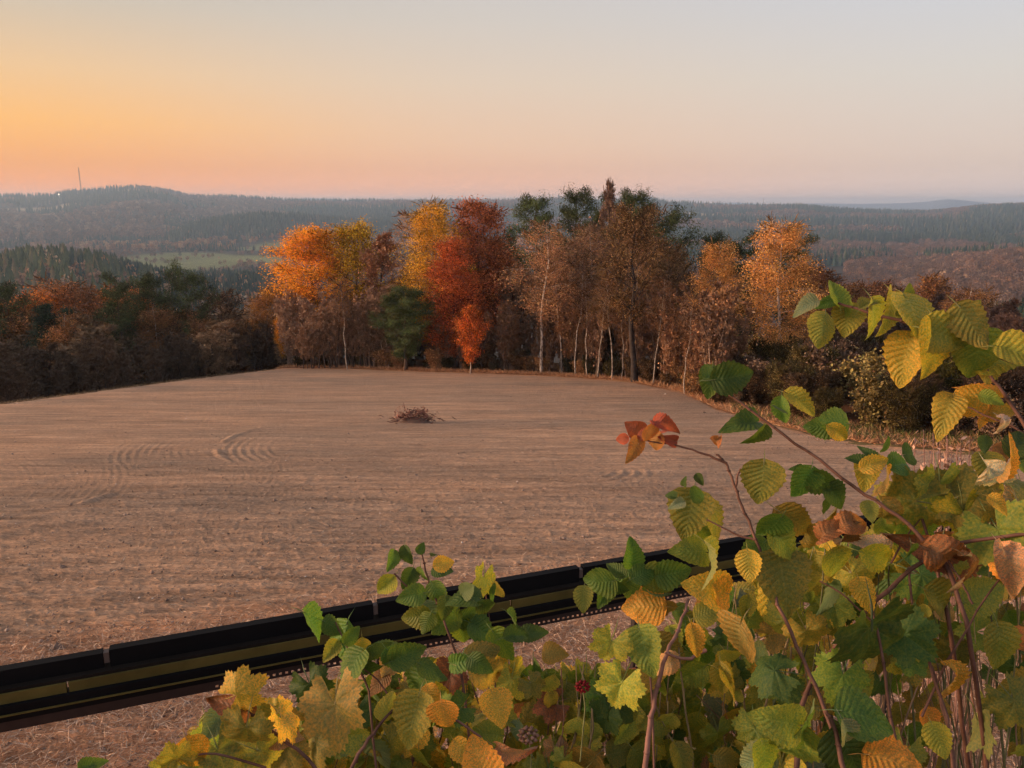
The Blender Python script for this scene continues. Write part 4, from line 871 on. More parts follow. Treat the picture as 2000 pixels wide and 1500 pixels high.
def vine(seed, droop=0.3, fold=0.1, wave=0.02):
    r = np.random.default_rng(seed); na, nr_ = 61, 6; th = np.linspace(-2.72, 2.72, na); a = np.abs(th)
    lob = np.maximum.reduce([np.exp(-((a - 0.0) / 0.40) ** 2), np.exp(-((a - 0.95) / 0.36) ** 2) * 0.90, np.exp(-((a - 1.85) / 0.42) ** 2) * 0.74, np.exp(-((a - 2.6) / 0.35) ** 2) * 0.55])
    rad = 0.58 + 0.35 * np.clip(lob, 0, 1.05) * (0.92 + 0.16 * r.random(na)); rad = rad * (1 + 0.055 * ((np.arange(na) % 2) * 2 - 1)); rad *= 0.60
    q = np.linspace(0, 1, nr_)[1:]; R = q[:, None] * rad[None]; TH = np.broadcast_to(th, R.shape)
    X = R * np.sin(TH); Y = R * np.cos(TH)
    X = np.concatenate([[0], X.ravel()]); Y = np.concatenate([[0], Y.ravel()])
    rr = np.hypot(X, Y); t_ = np.arctan2(X, Y)
    Z = -droop * np.clip(Y, -0.2, 1) ** 2 - droop * 0.7 * X ** 2 + fold * np.abs(X) + wave * np.sin(t_ * 6.98 + PI) * rr * 0.8 + 0.22 * (fbm(X * 3 + seed * 2.7, Y * 3, seed) - 0.5)
    V = np.stack([X, Y, Z], -1); uv = np.stack([X / 0.6, Y / 0.6], -1)
    j = np.arange(na - 1); F3 = np.stack([np.zeros(na - 1, int), 1 + j + 1, 1 + j], -1)[:, ::-1][:, ::-1]
    F4 = np.concatenate([np.stack([1 + k * na + j, 1 + k * na + j + 1, 1 + (k + 1) * na + j + 1, 1 + (k + 1) * na + j], -1) for k in range(nr_ - 2)])
    V2, Fp, uv2 = petiole(V, F4, uv, 0.6); Fp.append(F3)
    V2[:len(V)] += 0; return mesh('leaf', V2, Fp, ML_V, uv=uv2, smooth=True)
OV = [ovate(s_, *a) for s_, a in enumerate([(0.25, 0.30, 0.018, 0.40), (0.45, 0.15, 0.022, 0.43), (0.15, 0.45, 0.014, 0.36), (0.6, 0.3, 0.02, 0.40), (0.3, -0.2, 0.02, 0.42, 0.4), (0.35, 0.6, 0.016, 0.34), (0.2, 0.1, 0.006, 0.42), (0.5, 0.35, 0.008, 0.38), (0.1, -0.15, 0.01, 0.40), (0.7, 0.5, 0.01, 0.42)])]
RD = [ovate(20 + s_, *a) for s_, a in enumerate([(0.25, 0.12, 0.012, 0.50), (0.5, 0.2, 0.02, 0.52), (0.35, 0.3, 0.016, 0.47)])]
CU = [ovate(30 + s_, *a) for s_, a in enumerate([(0.9, 1.3, 0.03, 0.36, 0.0, 1.8), (1.1, 0.9, 0.03, 0.42, 1.0, 2.2)])]
VI = [vine(s_, *a) for s_, a in enumerate([(0.3, 0.1), (0.5, -0.1, 0.04), (0.2, 0.3, 0.02), (0.9, 0.15, 0.03), (0.6, 0.5, 0.03), (1.2, 0.0, 0.02)])]
SETS = {'o': OV, 'r': RD, 'c': CU, 'v': VI}
DULL = 0.9
C = dict(G=(0.12, 0.225, 0.035), D=(0.075, 0.145, 0.030), A=(0.21, 0.28, 0.035), O=(0.24, 0.235, 0.035), L=(0.34, 0.37, 0.05), M=(0.44, 0.40, 0.04), Y=(0.62, 0.44, 0.04), Z=(0.68, 0.36, 0.035),
         X=(0.44, 0.19, 0.07), R=(0.42, 0.10, 0.06), B=(0.26, 0.12, 0.05), T=(0.55, 0.36, 0.18), W=(0.62, 0.52, 0.42), E=(0.20, 0.27, 0.15), K=(0.34, 0.25, 0.045))
CR, CU_, CF = np.array((1.0, 0, 0)), np.array((0, SP, CP)), np.array((0, CP, -SP))
RL = np.random.default_rng(5)
M_CANE = tint_mat('cane_bark', rough=0.6, varscale=30.0)
def plant(name, label, cat, dist, stems, leaves, group=None, stemcol=(0.16, 0.075, 0.05), root=None):
    """leaves: (px, py, length in photo pixels, tip direction in degrees, colour key, leaf set[, extra distance])"""
    if root is None:
        sx_, sy_ = np.mean([l[0] for l in leaves]), np.mean([l[1] for l in leaves]); q = pt(sx_, sy_, dist); root = (q[0], q[1])
    rz = float(zt(root[0], root[1])); e = link(name, None, loc=(root[0], root[1], rz), label=label, cat=cat, group=group); org = np.array((root[0], root[1], rz))
    b = Buf()
    for st in stems:
        w = st[0]; pts = [pt(x, y, dd if (dd := (p[2] if len(p := q) > 2 else dist)) else dist) if False else pt(q[0], q[1], q[2] if len(q) > 2 else dist) for q in st[1:] for x, y in ((q[0], q[1]),)]
        P = np.array(pts); 
        # smooth resample with slight kinks at the nodes
        tt = np.linspace(0, len(P) - 1, (len(P) - 1) * 4 + 1); Q = np.stack([np.interp(tt, np.arange(len(P)), P[:, k]) for k in range(3)], 1)
        Q[1:-1] = (Q[:-2] + Q[1:-1] * 2 + Q[2:]) / 4; Q[1:-1] += RL.normal(size=(len(Q) - 2, 3)) * w * 0.22
        w *= 0.8; b.tube(Q - org, np.linspace(w * 0.55, w, len(Q)), 6, stemcol)
        for j in range(2, len(Q) - 1, 3):
            b.tube([Q[j] - org - (0, 0, w * .4), Q[j] - org, Q[j] - org + (0, 0, w * .4)], [w * .8, w * 1.3, w * .8], 5, np.array(stemcol) * 0.8)
    if stems: link('stem', b.mesh('stem', M_CANE, smooth=True), e, color=(1, 1, 1))
    for lf in leaves:
        px, py, L, ang, ck, st = lf[:6]; dd = dist + (lf[6] if len(lf) > 6 else 0) + RL.uniform(-0.05, 0.05)
        s = L / FPX * dd * (0.90 if L < 100 else 0.80); a = math.radians(ang)
        tip = CR * math.cos(a) + CU_ * math.sin(a) + CF * RL.uniform(-0.75, 0.6); tip = tip / np.linalg.norm(tip)
        nr = -CF + np.array((0, 0, 0.35)) + RL.normal(size=3) * 0.45; nr = nr - tip * (nr @ tip); nr /= np.linalg.norm(nr); xx = np.cross(tip, nr)
        c0 = pt(px, py, dd); base = c0 - tip * s * (0.5 if st != 'v' else 0.12)
        Mx = Matrix(((xx[0] * s, tip[0] * s, nr[0] * s, base[0] - org[0]), (xx[1] * s, tip[1] * s, nr[1] * s, base[1] - org[1]), (xx[2] * s, tip[2] * s, nr[2] * s, base[2] - org[2]), (0, 0, 0, 1)))
        col = (np.array(C[ck]) * 0.88 + np.mean(C[ck]) * 0.07) * DULL * RL.uniform(0.8, 1.2) * (1 + RL.normal(size=3) * 0.06)
        me = SETS[st][RL.integers(0, len(SETS[st]))]
        o = link('leaf', me, e, color=np.clip(col, 0, 1)); o.matrix_local = Mx
    return e
# top right sprig
plant('raspberry_shoot', 'arching raspberry shoot with lime and yellow leaves reaching in highest at the right edge', 'raspberry', 0.95,
      [(0.0035, (1637, 592), (1690, 608), (1760, 625), (1840, 650), (1920, 690), (2040, 720), (2150, 900, 1.0), (2200, 1300, 1.1)), (0.003, (1928, 722), (1960, 765), (1990, 812), (2040, 900), (2080, 1100))],
      [(1570, 597, 48, 200, 'E', 'o'), (1630, 568, 60, 100, 'A', 'o'), (1612, 592, 40, 190, 'G', 'o'), (1608, 640, 75, -115, 'L', 'o'), (1657, 628, 62, -95, 'L', 'r'), (1640, 610, 50, -120, 'A', 'o'),
       (1715, 625, 75, -70, 'L', 'r'), (1748, 612, 85, -95, 'L', 'r'), (1790, 612, 90, -80, 'M', 'r'), (1775, 585, 60, 80, 'A', 'o'), (1830, 632, 70, -50, 'L', 'o'), (1852, 655, 80, -20, 'L', 'r'),
       (1905, 640, 90, -60, 'O', 'o'), (1765, 705, 95, -110, 'Y', 'r'), (1795, 680, 60, -100, 'E', 'o'), (1835, 680, 115, -88, 'M', 'r'), (1812, 668, 80, -130, 'L', 'r'), (1912, 700, 95, -80, 'A', 'r'),
       (1955, 680, 115, 15, 'M', 'r'), (2010, 690, 90, -20, 'M', 'r'), (1935, 715, 60, -120, 'L', 'o'), (1700, 590, 50, 30, 'O', 'o'), (1890, 610, 60, 60, 'O', 'o')])
plant('raspberry_shoot', 'small raspberry shoot with drooping amber leaves at the right edge, below the highest shoot', 'raspberry', 0.95,
      [(0.002, (1890, 795), (1935, 815), (1985, 835), (2060, 900), (2120, 1200))],
      [(1848, 808, 78, -125, 'M', 'o'), (1880, 785, 70, 190, 'Y', 'o'), (1930, 765, 45, 150, 'Z', 'c'), (1925, 818, 50, -120, 'Z', 'o'), (1955, 805, 60, 10, 'Y', 'o'), (1940, 780, 40, -20, 'A', 'o'), (1965, 830, 35, -50, 'W', 'c'),
       (1950, 945, 75, -55, 'W', 'c'), (1983, 905, 70, 60, 'Z', 'o'), (1955, 985, 40, -40, 'Y', 'o'), (1925, 870, 32, -100, 'D', 'o'), (1990, 860, 60, 60, 'D', 'o')])
plant('raspberry_cane', 'long brown raspberry cane arching out over the field with green paired leaves', 'raspberry', 1.15,
      [(0.0038, (1405, 755), (1450, 790), (1510, 832), (1600, 900), (1690, 965), (1775, 1022), (1850, 1100), (1900, 1250), (1930, 1550, 1.3))],
      [(1388, 748, 62, -100, 'G', 'r'), (1438, 736, 85, 8, 'D', 'o'), (1402, 728, 60, 20, 'D', 'o'), (1456, 822, 72, 175, 'D', 'o'), (1482, 855, 52, -120, 'G', 'o'), (1526, 806, 58, -85, 'G', 'o'), (1568, 788, 68, -35, 'M', 'o'),
       (1520, 795, 40, 160, 'D', 'o'), (1628, 825, 80, 175, 'G', 'o', .1), (1600, 835, 60, 185, 'D', 'o', .1), (1640, 848, 50, -35, 'Y', 'o', .1),
       (1572, 948, 66, -110, 'G', 'r'), (1612, 945, 62, -20, 'G', 'r'), (1640, 972, 62, -40, 'D', 'o'), (1625, 990, 50, -90, 'D', 'o'), (1558, 915, 22, 180, 'D', 'o'), (1692, 928, 58, -110, 'M', 'r'), (1733, 945, 66, -75, 'Z', 'o'), (1712, 905, 55, 20, 'Y', 'o'),
       (1672, 896, 40, 150, 'D', 'o'), (1700, 886, 36, 120, 'D', 'o'), (1733, 868, 32, 70, 'D', 'o'), (1762, 905, 60, 10, 'G', 'o'), (1785, 885, 50, 5, 'D', 'o'), (1700, 1000, 40, -90, 'L', 'o'), (1735, 1010, 70, -60, 'K', 'c')])
plant('raspberry_cane', 'pinkish raspberry cane carrying a tuft of red leaves at its tip', 'raspberry', 1.05,
      [(0.0022, (1255, 858), (1330, 872), (1375, 885), (1420, 905)), (0.0032, (1398, 888), (1420, 905), (1438, 960), (1462, 1018), (1490, 1090), (1520, 1180), (1568, 1290), (1612, 1385), (1660, 1560)),
       (0.002, (1446, 915), (1440, 930), (1437, 950)), (0.002, (1380, 1015), (1440, 1045), (1475, 1055))],
      [(1238, 838, 44, 155, 'R', 'r'), (1300, 828, 48, -10, 'R', 'c'), (1268, 850, 46, -100, 'X', 'o'), (1241, 880, 52, -105, 'X', 'o'), (1278, 866, 50, -100, 'X', 'o'), (1309, 860, 34, 170, 'R', 'o'), (1260, 842, 36, 60, 'R', 'o'), (1290, 842, 36, 200, 'R', 'o'),
       (1212, 858, 30, 190, 'R', 'o'), (1398, 866, 36, -110, 'X', 'c'), (1489, 948, 84, -95, 'O', 'r'), (1347, 1008, 95, -105, 'O', 'r'), (1400, 1012, 85, -60, 'O', 'r', .05), (1385, 1045, 70, -50, 'A', 'o', .1),
       (1308, 966, 26, 160, 'D', 'o'), (1335, 942, 20, 100, 'D', 'o'), (1368, 938, 26, -60, 'D', 'o'), (1368, 964, 42, 10, 'G', 'o'), (1322, 985, 30, 200, 'E', 'o'), (1505, 1035, 70, -120, 'G', 'r'), (1560, 1025, 90, -35, 'O', 'o', .1),
       (1352, 1075, 75, 165, 'A', 'o'), (1400, 1098, 85, -60, 'L', 'o'), (1470, 1075, 60, -150, 'G', 'o'), (1540, 1065, 80, -40, 'A', 'o'), (1462, 1110, 60, -90, 'Y', 'o'), (1538, 1140, 130, -80, 'O', 'r'), (1385, 1150, 95, 160, 'Y', 'r'), (1420, 1165, 85, -40, 'Y', 'r'),
       (1600, 1040, 60, 20, 'K', 'c', .1), (1625, 1035, 60, 60, 'X', 'c', .1), (1665, 1015, 65, 40, 'X', 'c', .1), (1650, 1055, 60, -70, 'B', 'c', .1)])
plant('bramble', 'dark red bramble stem crossing the leaves diagonally above the big deep green vine leaf', 'bramble', 1.15,
      [(0.0045, (2080, 1040), (1990, 1045), (1870, 1062), (1780, 1110), (1690, 1195), (1600, 1300), (1565, 1370), (1550, 1560)), (0.003, (1776, 1110), (1780, 1180), (1800, 1250), (1850, 1400), (1870, 1560)), (0.002, (1590, 1130), (1640, 1155), (1700, 1210), (1730, 1240)),
       (0.0022, (1990, 1080), (1930, 1160), (1850, 1290), (1800, 1400)), (0.0025, (1820, 1300), (1840, 1380), (1860, 1450), (1865, 1560)), (0.002, (1850, 1090), (1880, 1140), (1900, 1180))],
      [(1640, 1108, 75, -60, 'L', 'o'), (1722, 1092, 85, -20, 'M', 'o'), (1582, 1155, 75, -70, 'O', 'o'), (1690, 1165, 60, -80, 'Y', 'o'), (1820, 1075, 90, 160, 'B', 'c'), (1860, 1090, 85, -20, 'X', 'c'), (1905, 1110, 60, -50, 'B', 'c'), (1700, 1060, 55, 160, 'W', 'c'),
       (1774, 1090, 50, -90, 'D', 'r'), (1975, 1110, 80, -80, 'T', 'c'), (1955, 1100, 60, 140, 'Z', 'c'), (1810, 1200, 70, -30, 'O', 'o'), (1930, 1160, 80, 20, 'L', 'o'), (1850, 1180, 85, -35, 'O', 'o'), (1868, 1330, 60, -60, 'Z', 'c'), (1820, 1412, 42, -80, 'Z', 'r'), (1958, 1270, 80, -85, 'L', 'o'), (1800, 1195, 26, 200, 'M', 'o'), (1835, 1450, 55, -80, 'M', 'o')])
plant('bramble', 'bramble with pale lime and blue green leaf pair at the bottom edge, foremost plant', 'bramble', 0.9,
      [(0.0035, (1612, 1385), (1630, 1420), (1660, 1560))],
      [(1520, 1412, 108, 165, 'L', 'r'), (1582, 1412, 90, 40, 'G', 'r'), (1548, 1468, 130, -100, 'A', 'r'), (1700, 1400, 112, -10, 'G', 'r'), (1655, 1440, 70, -70, 'E', 'o'), (1665, 1480, 110, -60, 'D', 'r'), (1755, 1487, 95, 0, 'Z', 'r'), (1470, 1490, 80, -140, 'E', 'o'), (1500, 1500, 80, -80, 'L', 'o')])
plant('raspberry_shoot', 'upright green raspberry shoot standing clear in front of the black panels', 'raspberry', 1.25,
      [(0.003, (822, 1070), (835, 1130), (855, 1180), (885, 1262), (905, 1330), (930, 1560)), (0.0018, (845, 1160), (800, 1150), (770, 1120)), (0.0018, (850, 1180), (900, 1165), (940, 1150))],
      [(823, 1070, 24, 60, 'D', 'o'), (795, 1088, 42, -80, 'D', 'o'), (765, 1098, 44, -100, 'G', 'o'), (866, 1085, 48, 10, 'D', 'o'), (870, 1100, 42, 10, 'Y', 'o'), (865, 1113, 42, 5, 'D', 'o'), (797, 1135, 46, -110, 'D', 'o'), (830, 1128, 44, -70, 'G', 'o'), (752, 1146, 55, -130, 'L', 'o'),
       (800, 1165, 56, 190, 'G', 'o'), (856, 1162, 50, -60, 'G', 'o'), (905, 1165, 66, 170, 'D', 'r'), (870, 1190, 46, -90, 'G', 'o'), (808, 1206, 58, 190, 'A', 'o'), (832, 1222, 48, -110, 'G', 'o'), (868, 1216, 66, -140, 'G', 'o'), (845, 1200, 50, -60, 'E', 'o'), (925, 1200, 62, 10, 'D', 'o'), (955, 1188, 50, -30, 'D', 'o'),
       (905, 1240, 60, -80, 'A', 'o'), (950, 1235, 66, -30, 'D', 'r'), (1003, 1212, 48, -60, 'G', 'o'), (1015, 1240, 60, 0, 'D', 'o'), (985, 1262, 70, -50, 'A', 'o'), (940, 1275, 70, 20, 'O', 'o'), (1045, 1235, 50, 10, 'D', 'o'), (920, 1150, 50, 40, 'G', 'o'), (965, 1162, 40, -90, 'G', 'o')])
plant('grape_vine', 'single bright lime vine leaf pair glowing beside the upright raspberry shoot', 'vine', 1.3,
      [(0.0018, (945, 1140), (955, 1200), (965, 1300), (980, 1560))], [(945, 1138, 80, -100, 'M', 'v'), (968, 1155, 50, -60, 'M', 'o')])
plant('raspberry_shoot', 'raspberry shoot with drooping serrated green leaves, leftmost over the black panels', 'raspberry', 1.2,
      [(0.0024, (655, 1215), (672, 1250), (690, 1290), (720, 1340), (740, 1560)), (0.0018, (690, 1290), (740, 1330), (760, 1360))],
      [(622, 1222, 80, -55, 'G', 'r'), (655, 1225, 50, -40, 'D', 'o'), (668, 1262, 84, -100, 'G', 'r'), (700, 1270, 60, -40, 'G', 'o'), (680, 1308, 78, -130, 'G', 'r'), (712, 1305, 56, -20, 'D', 'o'), (712, 1272, 45, -80, 'Y', 'o'), (742, 1270, 46, 10, 'D', 'o'), (645, 1275, 45, -120, 'L', 'o'),
       (760, 1258, 56, 150, 'G', 'o'), (800, 1275, 75, 20, 'G', 'o'), (775, 1290, 56, -50, 'G', 'o'), (762, 1302, 52, -110, 'T', 'r'), (812, 1335, 88, -110, 'G', 'r'), (850, 1310, 64, -30, 'G', 'o'), (690, 1240, 40, 40, 'G', 'o')])
plant('raspberry_shoot', 'raspberry shoot topped by one round upright green leaf at the panel rack', 'raspberry', 1.2,
      [(0.0022, (1237, 1100), (1240, 1160), (1250, 1220), (1270, 1300), (1280, 1560))],
      [(1237, 1080, 58, 88, 'G', 'r'), (1215, 1122, 52, 190, 'G', 'o'), (1165, 1140, 70, 195, 'G', 'r'), (1138, 1172, 50, -100, 'A', 'o'), (1180, 1165, 56, -110, 'G', 'o'), (1262, 1118, 54, 20, 'G', 'o'), (1200, 1112, 44, 150, 'D', 'o'), (1290, 1135, 70, -30, 'A', 'r'), (1320, 1120, 70, 10, 'G', 'r'),
       (1085, 1274, 46, 10, 'K', 'r'), (1250, 1185, 84, 185, 'Z', 'r'), (1308, 1192, 50, -60, 'K', 'o'), (1235, 1160, 56, -80, 'G', 'o'), (1280, 1165, 50, -40, 'G', 'o'), (1210, 1150, 44, -30, 'D', 'o')])
plant('raspberry_cane', 'bare pink raspberry cane rising steeply among yellow leaves near the bottom centre', 'raspberry', 1.0,
      [(0.0042, (1345, 1170, 1.2), (1330, 1220, 1.15), (1300, 1275), (1280, 1360), (1265, 1440), (1255, 1560)), (0.003, (1300, 1275), (1340, 1290), (1380, 1270))],
      [(1435, 1262, 125, -95, 'K', 'r'), (1358, 1255, 60, -80, 'Z', 'o'), (1300, 1300, 50, -150, 'T', 'c'), (1210, 1345, 120, -110, 'M', 'v'), (1190, 1262, 90, -110, 'L', 'v'), (1260, 1275, 90, -80, 'A', 'r')], stemcol=(0.30, 0.14, 0.10))
plant('raspberry_shoot', 'raspberry stalk with amber and lime pleated leaves hanging at the bottom, left of centre', 'raspberry', 1.0,
      [(0.003, (780, 1365), (740, 1420), (700, 1470), (660, 1560)), (0.0025, (940, 1440), (880, 1400), (830, 1385))],
      [(803, 1412, 98, -105, 'L', 'r'), (868, 1405, 64, -80, 'Z', 'r'), (975, 1385, 68, -60, 'Y', 'r'), (960, 1318, 90, -20, 'K', 'c'), (905, 1295, 60, 15, 'G', 'o'), (940, 1300, 52, -30, 'D', 'o'), (935, 1482, 95, 120, 'Z', 'r'), (1000, 1475, 70, -20, 'T', 'c'), (845, 1365, 50, -60, 'Z', 'o'), (760, 1385, 60, 60, 'L', 'o')])
plant('grape_vine', 'grape vine with broad yellow and olive leaves, leftmost plant along the bottom edge', 'vine', 1.05,
      [(0.003, (470, 1370), (520, 1420), (600, 1480), (680, 1580)), (0.002, (345, 1480), (420, 1470), (520, 1500))],
      [(472, 1352, 95, 30, 'Y', 'v'), (450, 1380, 70, 150, 'B', 'c'), (500, 1395, 95, -80, 'O', 'v'), (560, 1412, 95, -60, 'Y', 'v'), (480, 1432, 120, -100, 'O', 'v'), (418, 1418, 62, -120, 'E', 'o'), (430, 1475, 110, -60, 'O', 'v'), (342, 1478, 72, 110, 'M', 'v'), (380, 1475, 62, -70, 'Z', 'r'),
       (555, 1470, 110, -110, 'O', 'v'), (655, 1395, 170, -80, 'K', 'v'), (610, 1345, 90, -60, 'D', 'v', .3), (560, 1440, 60, 10, 'T', 'o'), (620, 1460, 110, -80, 'O', 'v'), (320, 1498, 60, 150, 'M', 'v'), (180, 1492, 36, 20, 'G', 'o', .6), (165, 1498, 30, 150, 'G', 'o', .6), (520, 1470, 90, -30, 'L', 'v')])
plant('grape_vine', 'grape vine with very large olive lobed leaves in the middle of the right side', 'vine', 1.2,
      [(0.004, (1800, 1010), (1830, 1100), (1860, 1250), (1900, 1560, 1.4)), (0.002, (1800, 1010), (1760, 1060), (1740, 1100))],
      [(1770, 975, 150, 170, 'O', 'v'), (1835, 965, 130, -90, 'L', 'v'), (1890, 965, 150, 20, 'O', 'v'), (1880, 1010, 110, -80, 'M', 'v'), (1960, 1050, 150, -70, 'A', 'v'), (1960, 1010, 120, 30, 'O', 'v'), (1780, 1040, 90, -90, 'A', 'v'), (2000, 960, 110, -60, 'O', 'v'), (1810, 1130, 120, -30, 'G', 'v', .1)])
plant('grape_vine', 'grape vine with one huge deep green leaf hanging in the lower right', 'vine', 1.1,
      [(0.003, (1700, 1180), (1720, 1260), (1740, 1400), (1760, 1560))],
      [(1700, 1250, 210, -85, 'D', 'v'), (1780, 1250, 130, -40, 'D', 'v'), (1640, 1330, 120, -120, 'A', 'v'), (1580, 1240, 90, -60, 'L', 'v'), (1910, 1420, 130, -80, 'O', 'v', .1), (1990, 1380, 110, -60, 'O', 'v', .1), (1500, 1310, 120, 190, 'D', 'v', .1)])
# the thicket of leaves behind them: several plants, each with its own leaves
ENV = ([300, 420, 600, 700, 750, 900, 1050, 1200, 1300, 1400, 1500, 1600, 1750, 1850, 1950, 2050, 2300], [1500, 1410, 1360, 1320, 1315, 1285, 1300, 1270, 1230, 1150, 1085, 1045, 1020, 960, 880, 850, 840])
KEYS = list('GGGGDDDAAAAAOOOOOOLLLLLLMMMMYYKKBTE')
def thicket(x0, x1, n, d0, d1, kindp, label, name, cat, keys=KEYS, size=(45, 95), group=None):
    lv = []
    while len(lv) < n:
        px = RL.uniform(x0, x1); t = float(np.interp(px, *ENV)); py = RL.uniform(t, 1620)
        if 1560 < px < 1990 and 1280 < py < 1420 and RL.random() < 0.75: continue
        if px > 1800 and py > 1400 and RL.random() < 0.8: continue
        if 1060 < px < 1180 and py < 1300: continue
        k = RL.random(); st = 'v' if k < kindp else ('r' if k < kindp + 0.3 else ('c' if k > 0.93 else 'o')); L = RL.uniform(*size) * 0.88 * (1.25 if st == 'v' else 1)
        lv.append((px, py + L * .3, L, RL.normal() * 45 - 90 + (70 if RL.random() < .2 else 0), keys[RL.integers(0, len(keys))], st, RL.uniform(0, d1 - d0)))
    stems = []
    for k in range(max(3, n // 9)):
        px = RL.uniform(x0, x1); t = float(np.interp(px, *ENV)) + 15; dd = RL.uniform(d0, d1); stems.append((RL.uniform(0.0012, 0.003), (px, t, dd), (px + RL.uniform(-40, 40), t + 120, dd), (px + RL.uniform(-60, 60), t + 300, dd + .05), (px + RL.uniform(-80, 80), 1700, dd + .1)))
    plant(name, label, cat, d0, stems, lv, group, stemcol=[(0.20, 0.10, 0.06), (0.26, 0.18, 0.09), (0.15, 0.14, 0.06)][RL.integers(0, 3)])
thicket(330, 620, 90, 1.2, 1.45, 0.6, 'tangle of yellow and olive vine leaves filling the bottom edge behind the leftmost grape vine', 'grape_vine', 'vine', list('OOOLLMYKKAA'))
thicket(600, 860, 120, 1.25, 1.5, 0.35, 'mixed bramble and vine tangle under the leftmost raspberry shoot', 'bramble', 'bramble', size=(45, 85))
thicket(840, 1100, 130, 1.25, 1.5, 0.30, 'tangle of green and amber bramble leaves below the upright raspberry shoot', 'bramble', 'bramble', size=(42, 80))
thicket(1080, 1330, 130, 1.25, 1.55, 0.40, 'yellow green tangle of vine leaves around the bare pink cane', 'grape_vine', 'vine', size=(45, 90))
thicket(1310, 1560, 150, 1.25, 1.6, 0.35, 'dense olive bramble leaves below the yellow leaf pair', 'bramble', 'bramble', size=(45, 90))
thicket(1540, 1800, 145, 1.35, 1.7, 0.35, 'dense leafy tangle behind the dark red diagonal stem', 'grape_vine', 'vine', size=(42, 80))
thicket(1780, 2150, 150, 1.4, 1.8, 0.35, 'tangle of dull green and brown leaves at the lower right corner', 'bramble', 'bramble', list('GDAAOOOLMKKBBT'), size=(40, 75))
# low greenery close to the ground so that gaps end in shade, twigs and leaf litter
thicket(320, 2200, 280, 1.75, 2.1, 0.30, 'shaded lower leaves of the bramble thicket, seen through the gaps', 'bramble', 'bramble', list('GDDAAOOKKBBT'), size=(36, 70))
# dry thin stalks lower right
def stalks(n, x0, x1, y0, y1, d, label, name, cat, col, w=(0.0008, 0.0022), seedheads=0, group=None, fan=90):
    b = Buf(); hb = Buf(); q = pt((x0 + x1) / 2, 1500, d); rz = float(zt(q[0], q[1])); org = np.array((q[0], q[1], rz)); e = link(name, None, loc=org, label=label, cat=cat, group=group)
    for i in range(n):
        px = RL.uniform(x0, x1); t = RL.uniform(y0, y1); SLN = RL.normal() * fan; dd = d + RL.uniform(-.15, .2); k = 5
        P = np.array([pt(px + fan * 0.5 * (1 - f) ** 2 * 0 + RL.normal() * 4 + SLN * (1 - f), t + (1640 - t) * f, dd + 0.1 * f) for f in np.linspace(0, 1, k)]) - org
        b.tube(P, np.linspace(.5, 1, k) * RL.uniform(*w), 4, np.array(col) * RL.uniform(0.6, 1.4))
        for j in range(seedheads):
            f = RL.uniform(0, 1.5); c = P[0] + (P[1] - P[0]) * f * 0.9 + RL.normal(size=3) * 0.006; u_ = RL.normal(size=3) * 0.004; w_ = RL.normal(size=3) * 0.003
            hb.add([c - u_, c + w_, c + u_, c - w_], [(0, 1, 2, 3)], np.array((0.42, 0.24, 0.17)) * RL.uniform(0.5, 1.6))
    link('stalk', b.mesh('stalk', M_CANE), e, color=(1, 1, 1))
    if seedheads: link('seed_head', hb.mesh('seed_head', M_CANE), e, color=(1, 1, 1), kind='stuff')
stalks(60, 1560, 2000, 1130, 1400, 1.6, 'thin dry stalks crossing in the gaps at the lower right', 'dry_stalks', 'stalks', (0.30, 0.19, 0.12))
stalks(26, 600, 1500, 1340, 1450, 1.5, 'pale dry stalks poking between the bottom centre leaves', 'dry_stalks', 'stalks', (0.34, 0.24, 0.12))
stalks(26, 1800, 1900, 838, 905, 2.2, 'dried brown dock with rusty seed heads against the field corner', 'dried_dock', 'weed', (0.22, 0.11, 0.08), seedheads=26, fan=25)
# dark red blackberry-like fruit and curled seed cups
def berry(px, py, d, s, col, label):
    r = np.random.default_rng(int(px)); q = pt(px, py, d); b = Buf()
    for i in range(34):
        z = 1 - 2 * (i + .5) / 34; a = i * 2.4; c = np.array((math.sqrt(1 - z * z) * math.cos(a), math.sqrt(1 - z * z) * math.sin(a), z * 0.7)) * s
        g = np.array([(1, 0, 0), (-1, 0, 0), (0, 1, 0), (0, -1, 0), (0, 0, 1), (0, 0, -1)]) * s * 0.30 + c
        b.add(g, [(0, 2, 4), (2, 1, 4), (1, 3, 4), (3, 0, 4), (2, 0, 5), (1, 2, 5), (3, 1, 5), (0, 3, 5)], col)
    e = link('berry', None, loc=q, label=label, cat='berry'); link('drupelets', b.mesh('drupelets', M_CANE, smooth=True), e, color=(1, 1, 1)); b = Buf(); b.tube([(0, 0, 0), (0.004, 0, -0.03), (0.0, 0.01, -0.12)], [0.0012, 0.001, 0.001], 4, (0.2, 0.2, 0.08)); link('stalk', b.mesh('stalk', M_CANE), e, color=(1, 1, 1))
berry(1138, 1341, 1.1, 0.0085, (0.22, 0.012, 0.015), 'small dark red berry among the yellow green leaves at bottom centre')
berry(1032, 1436, 1.05, 0.011, (0.28, 0.15, 0.10), 'brown withered bramble fruit near the bottom edge')
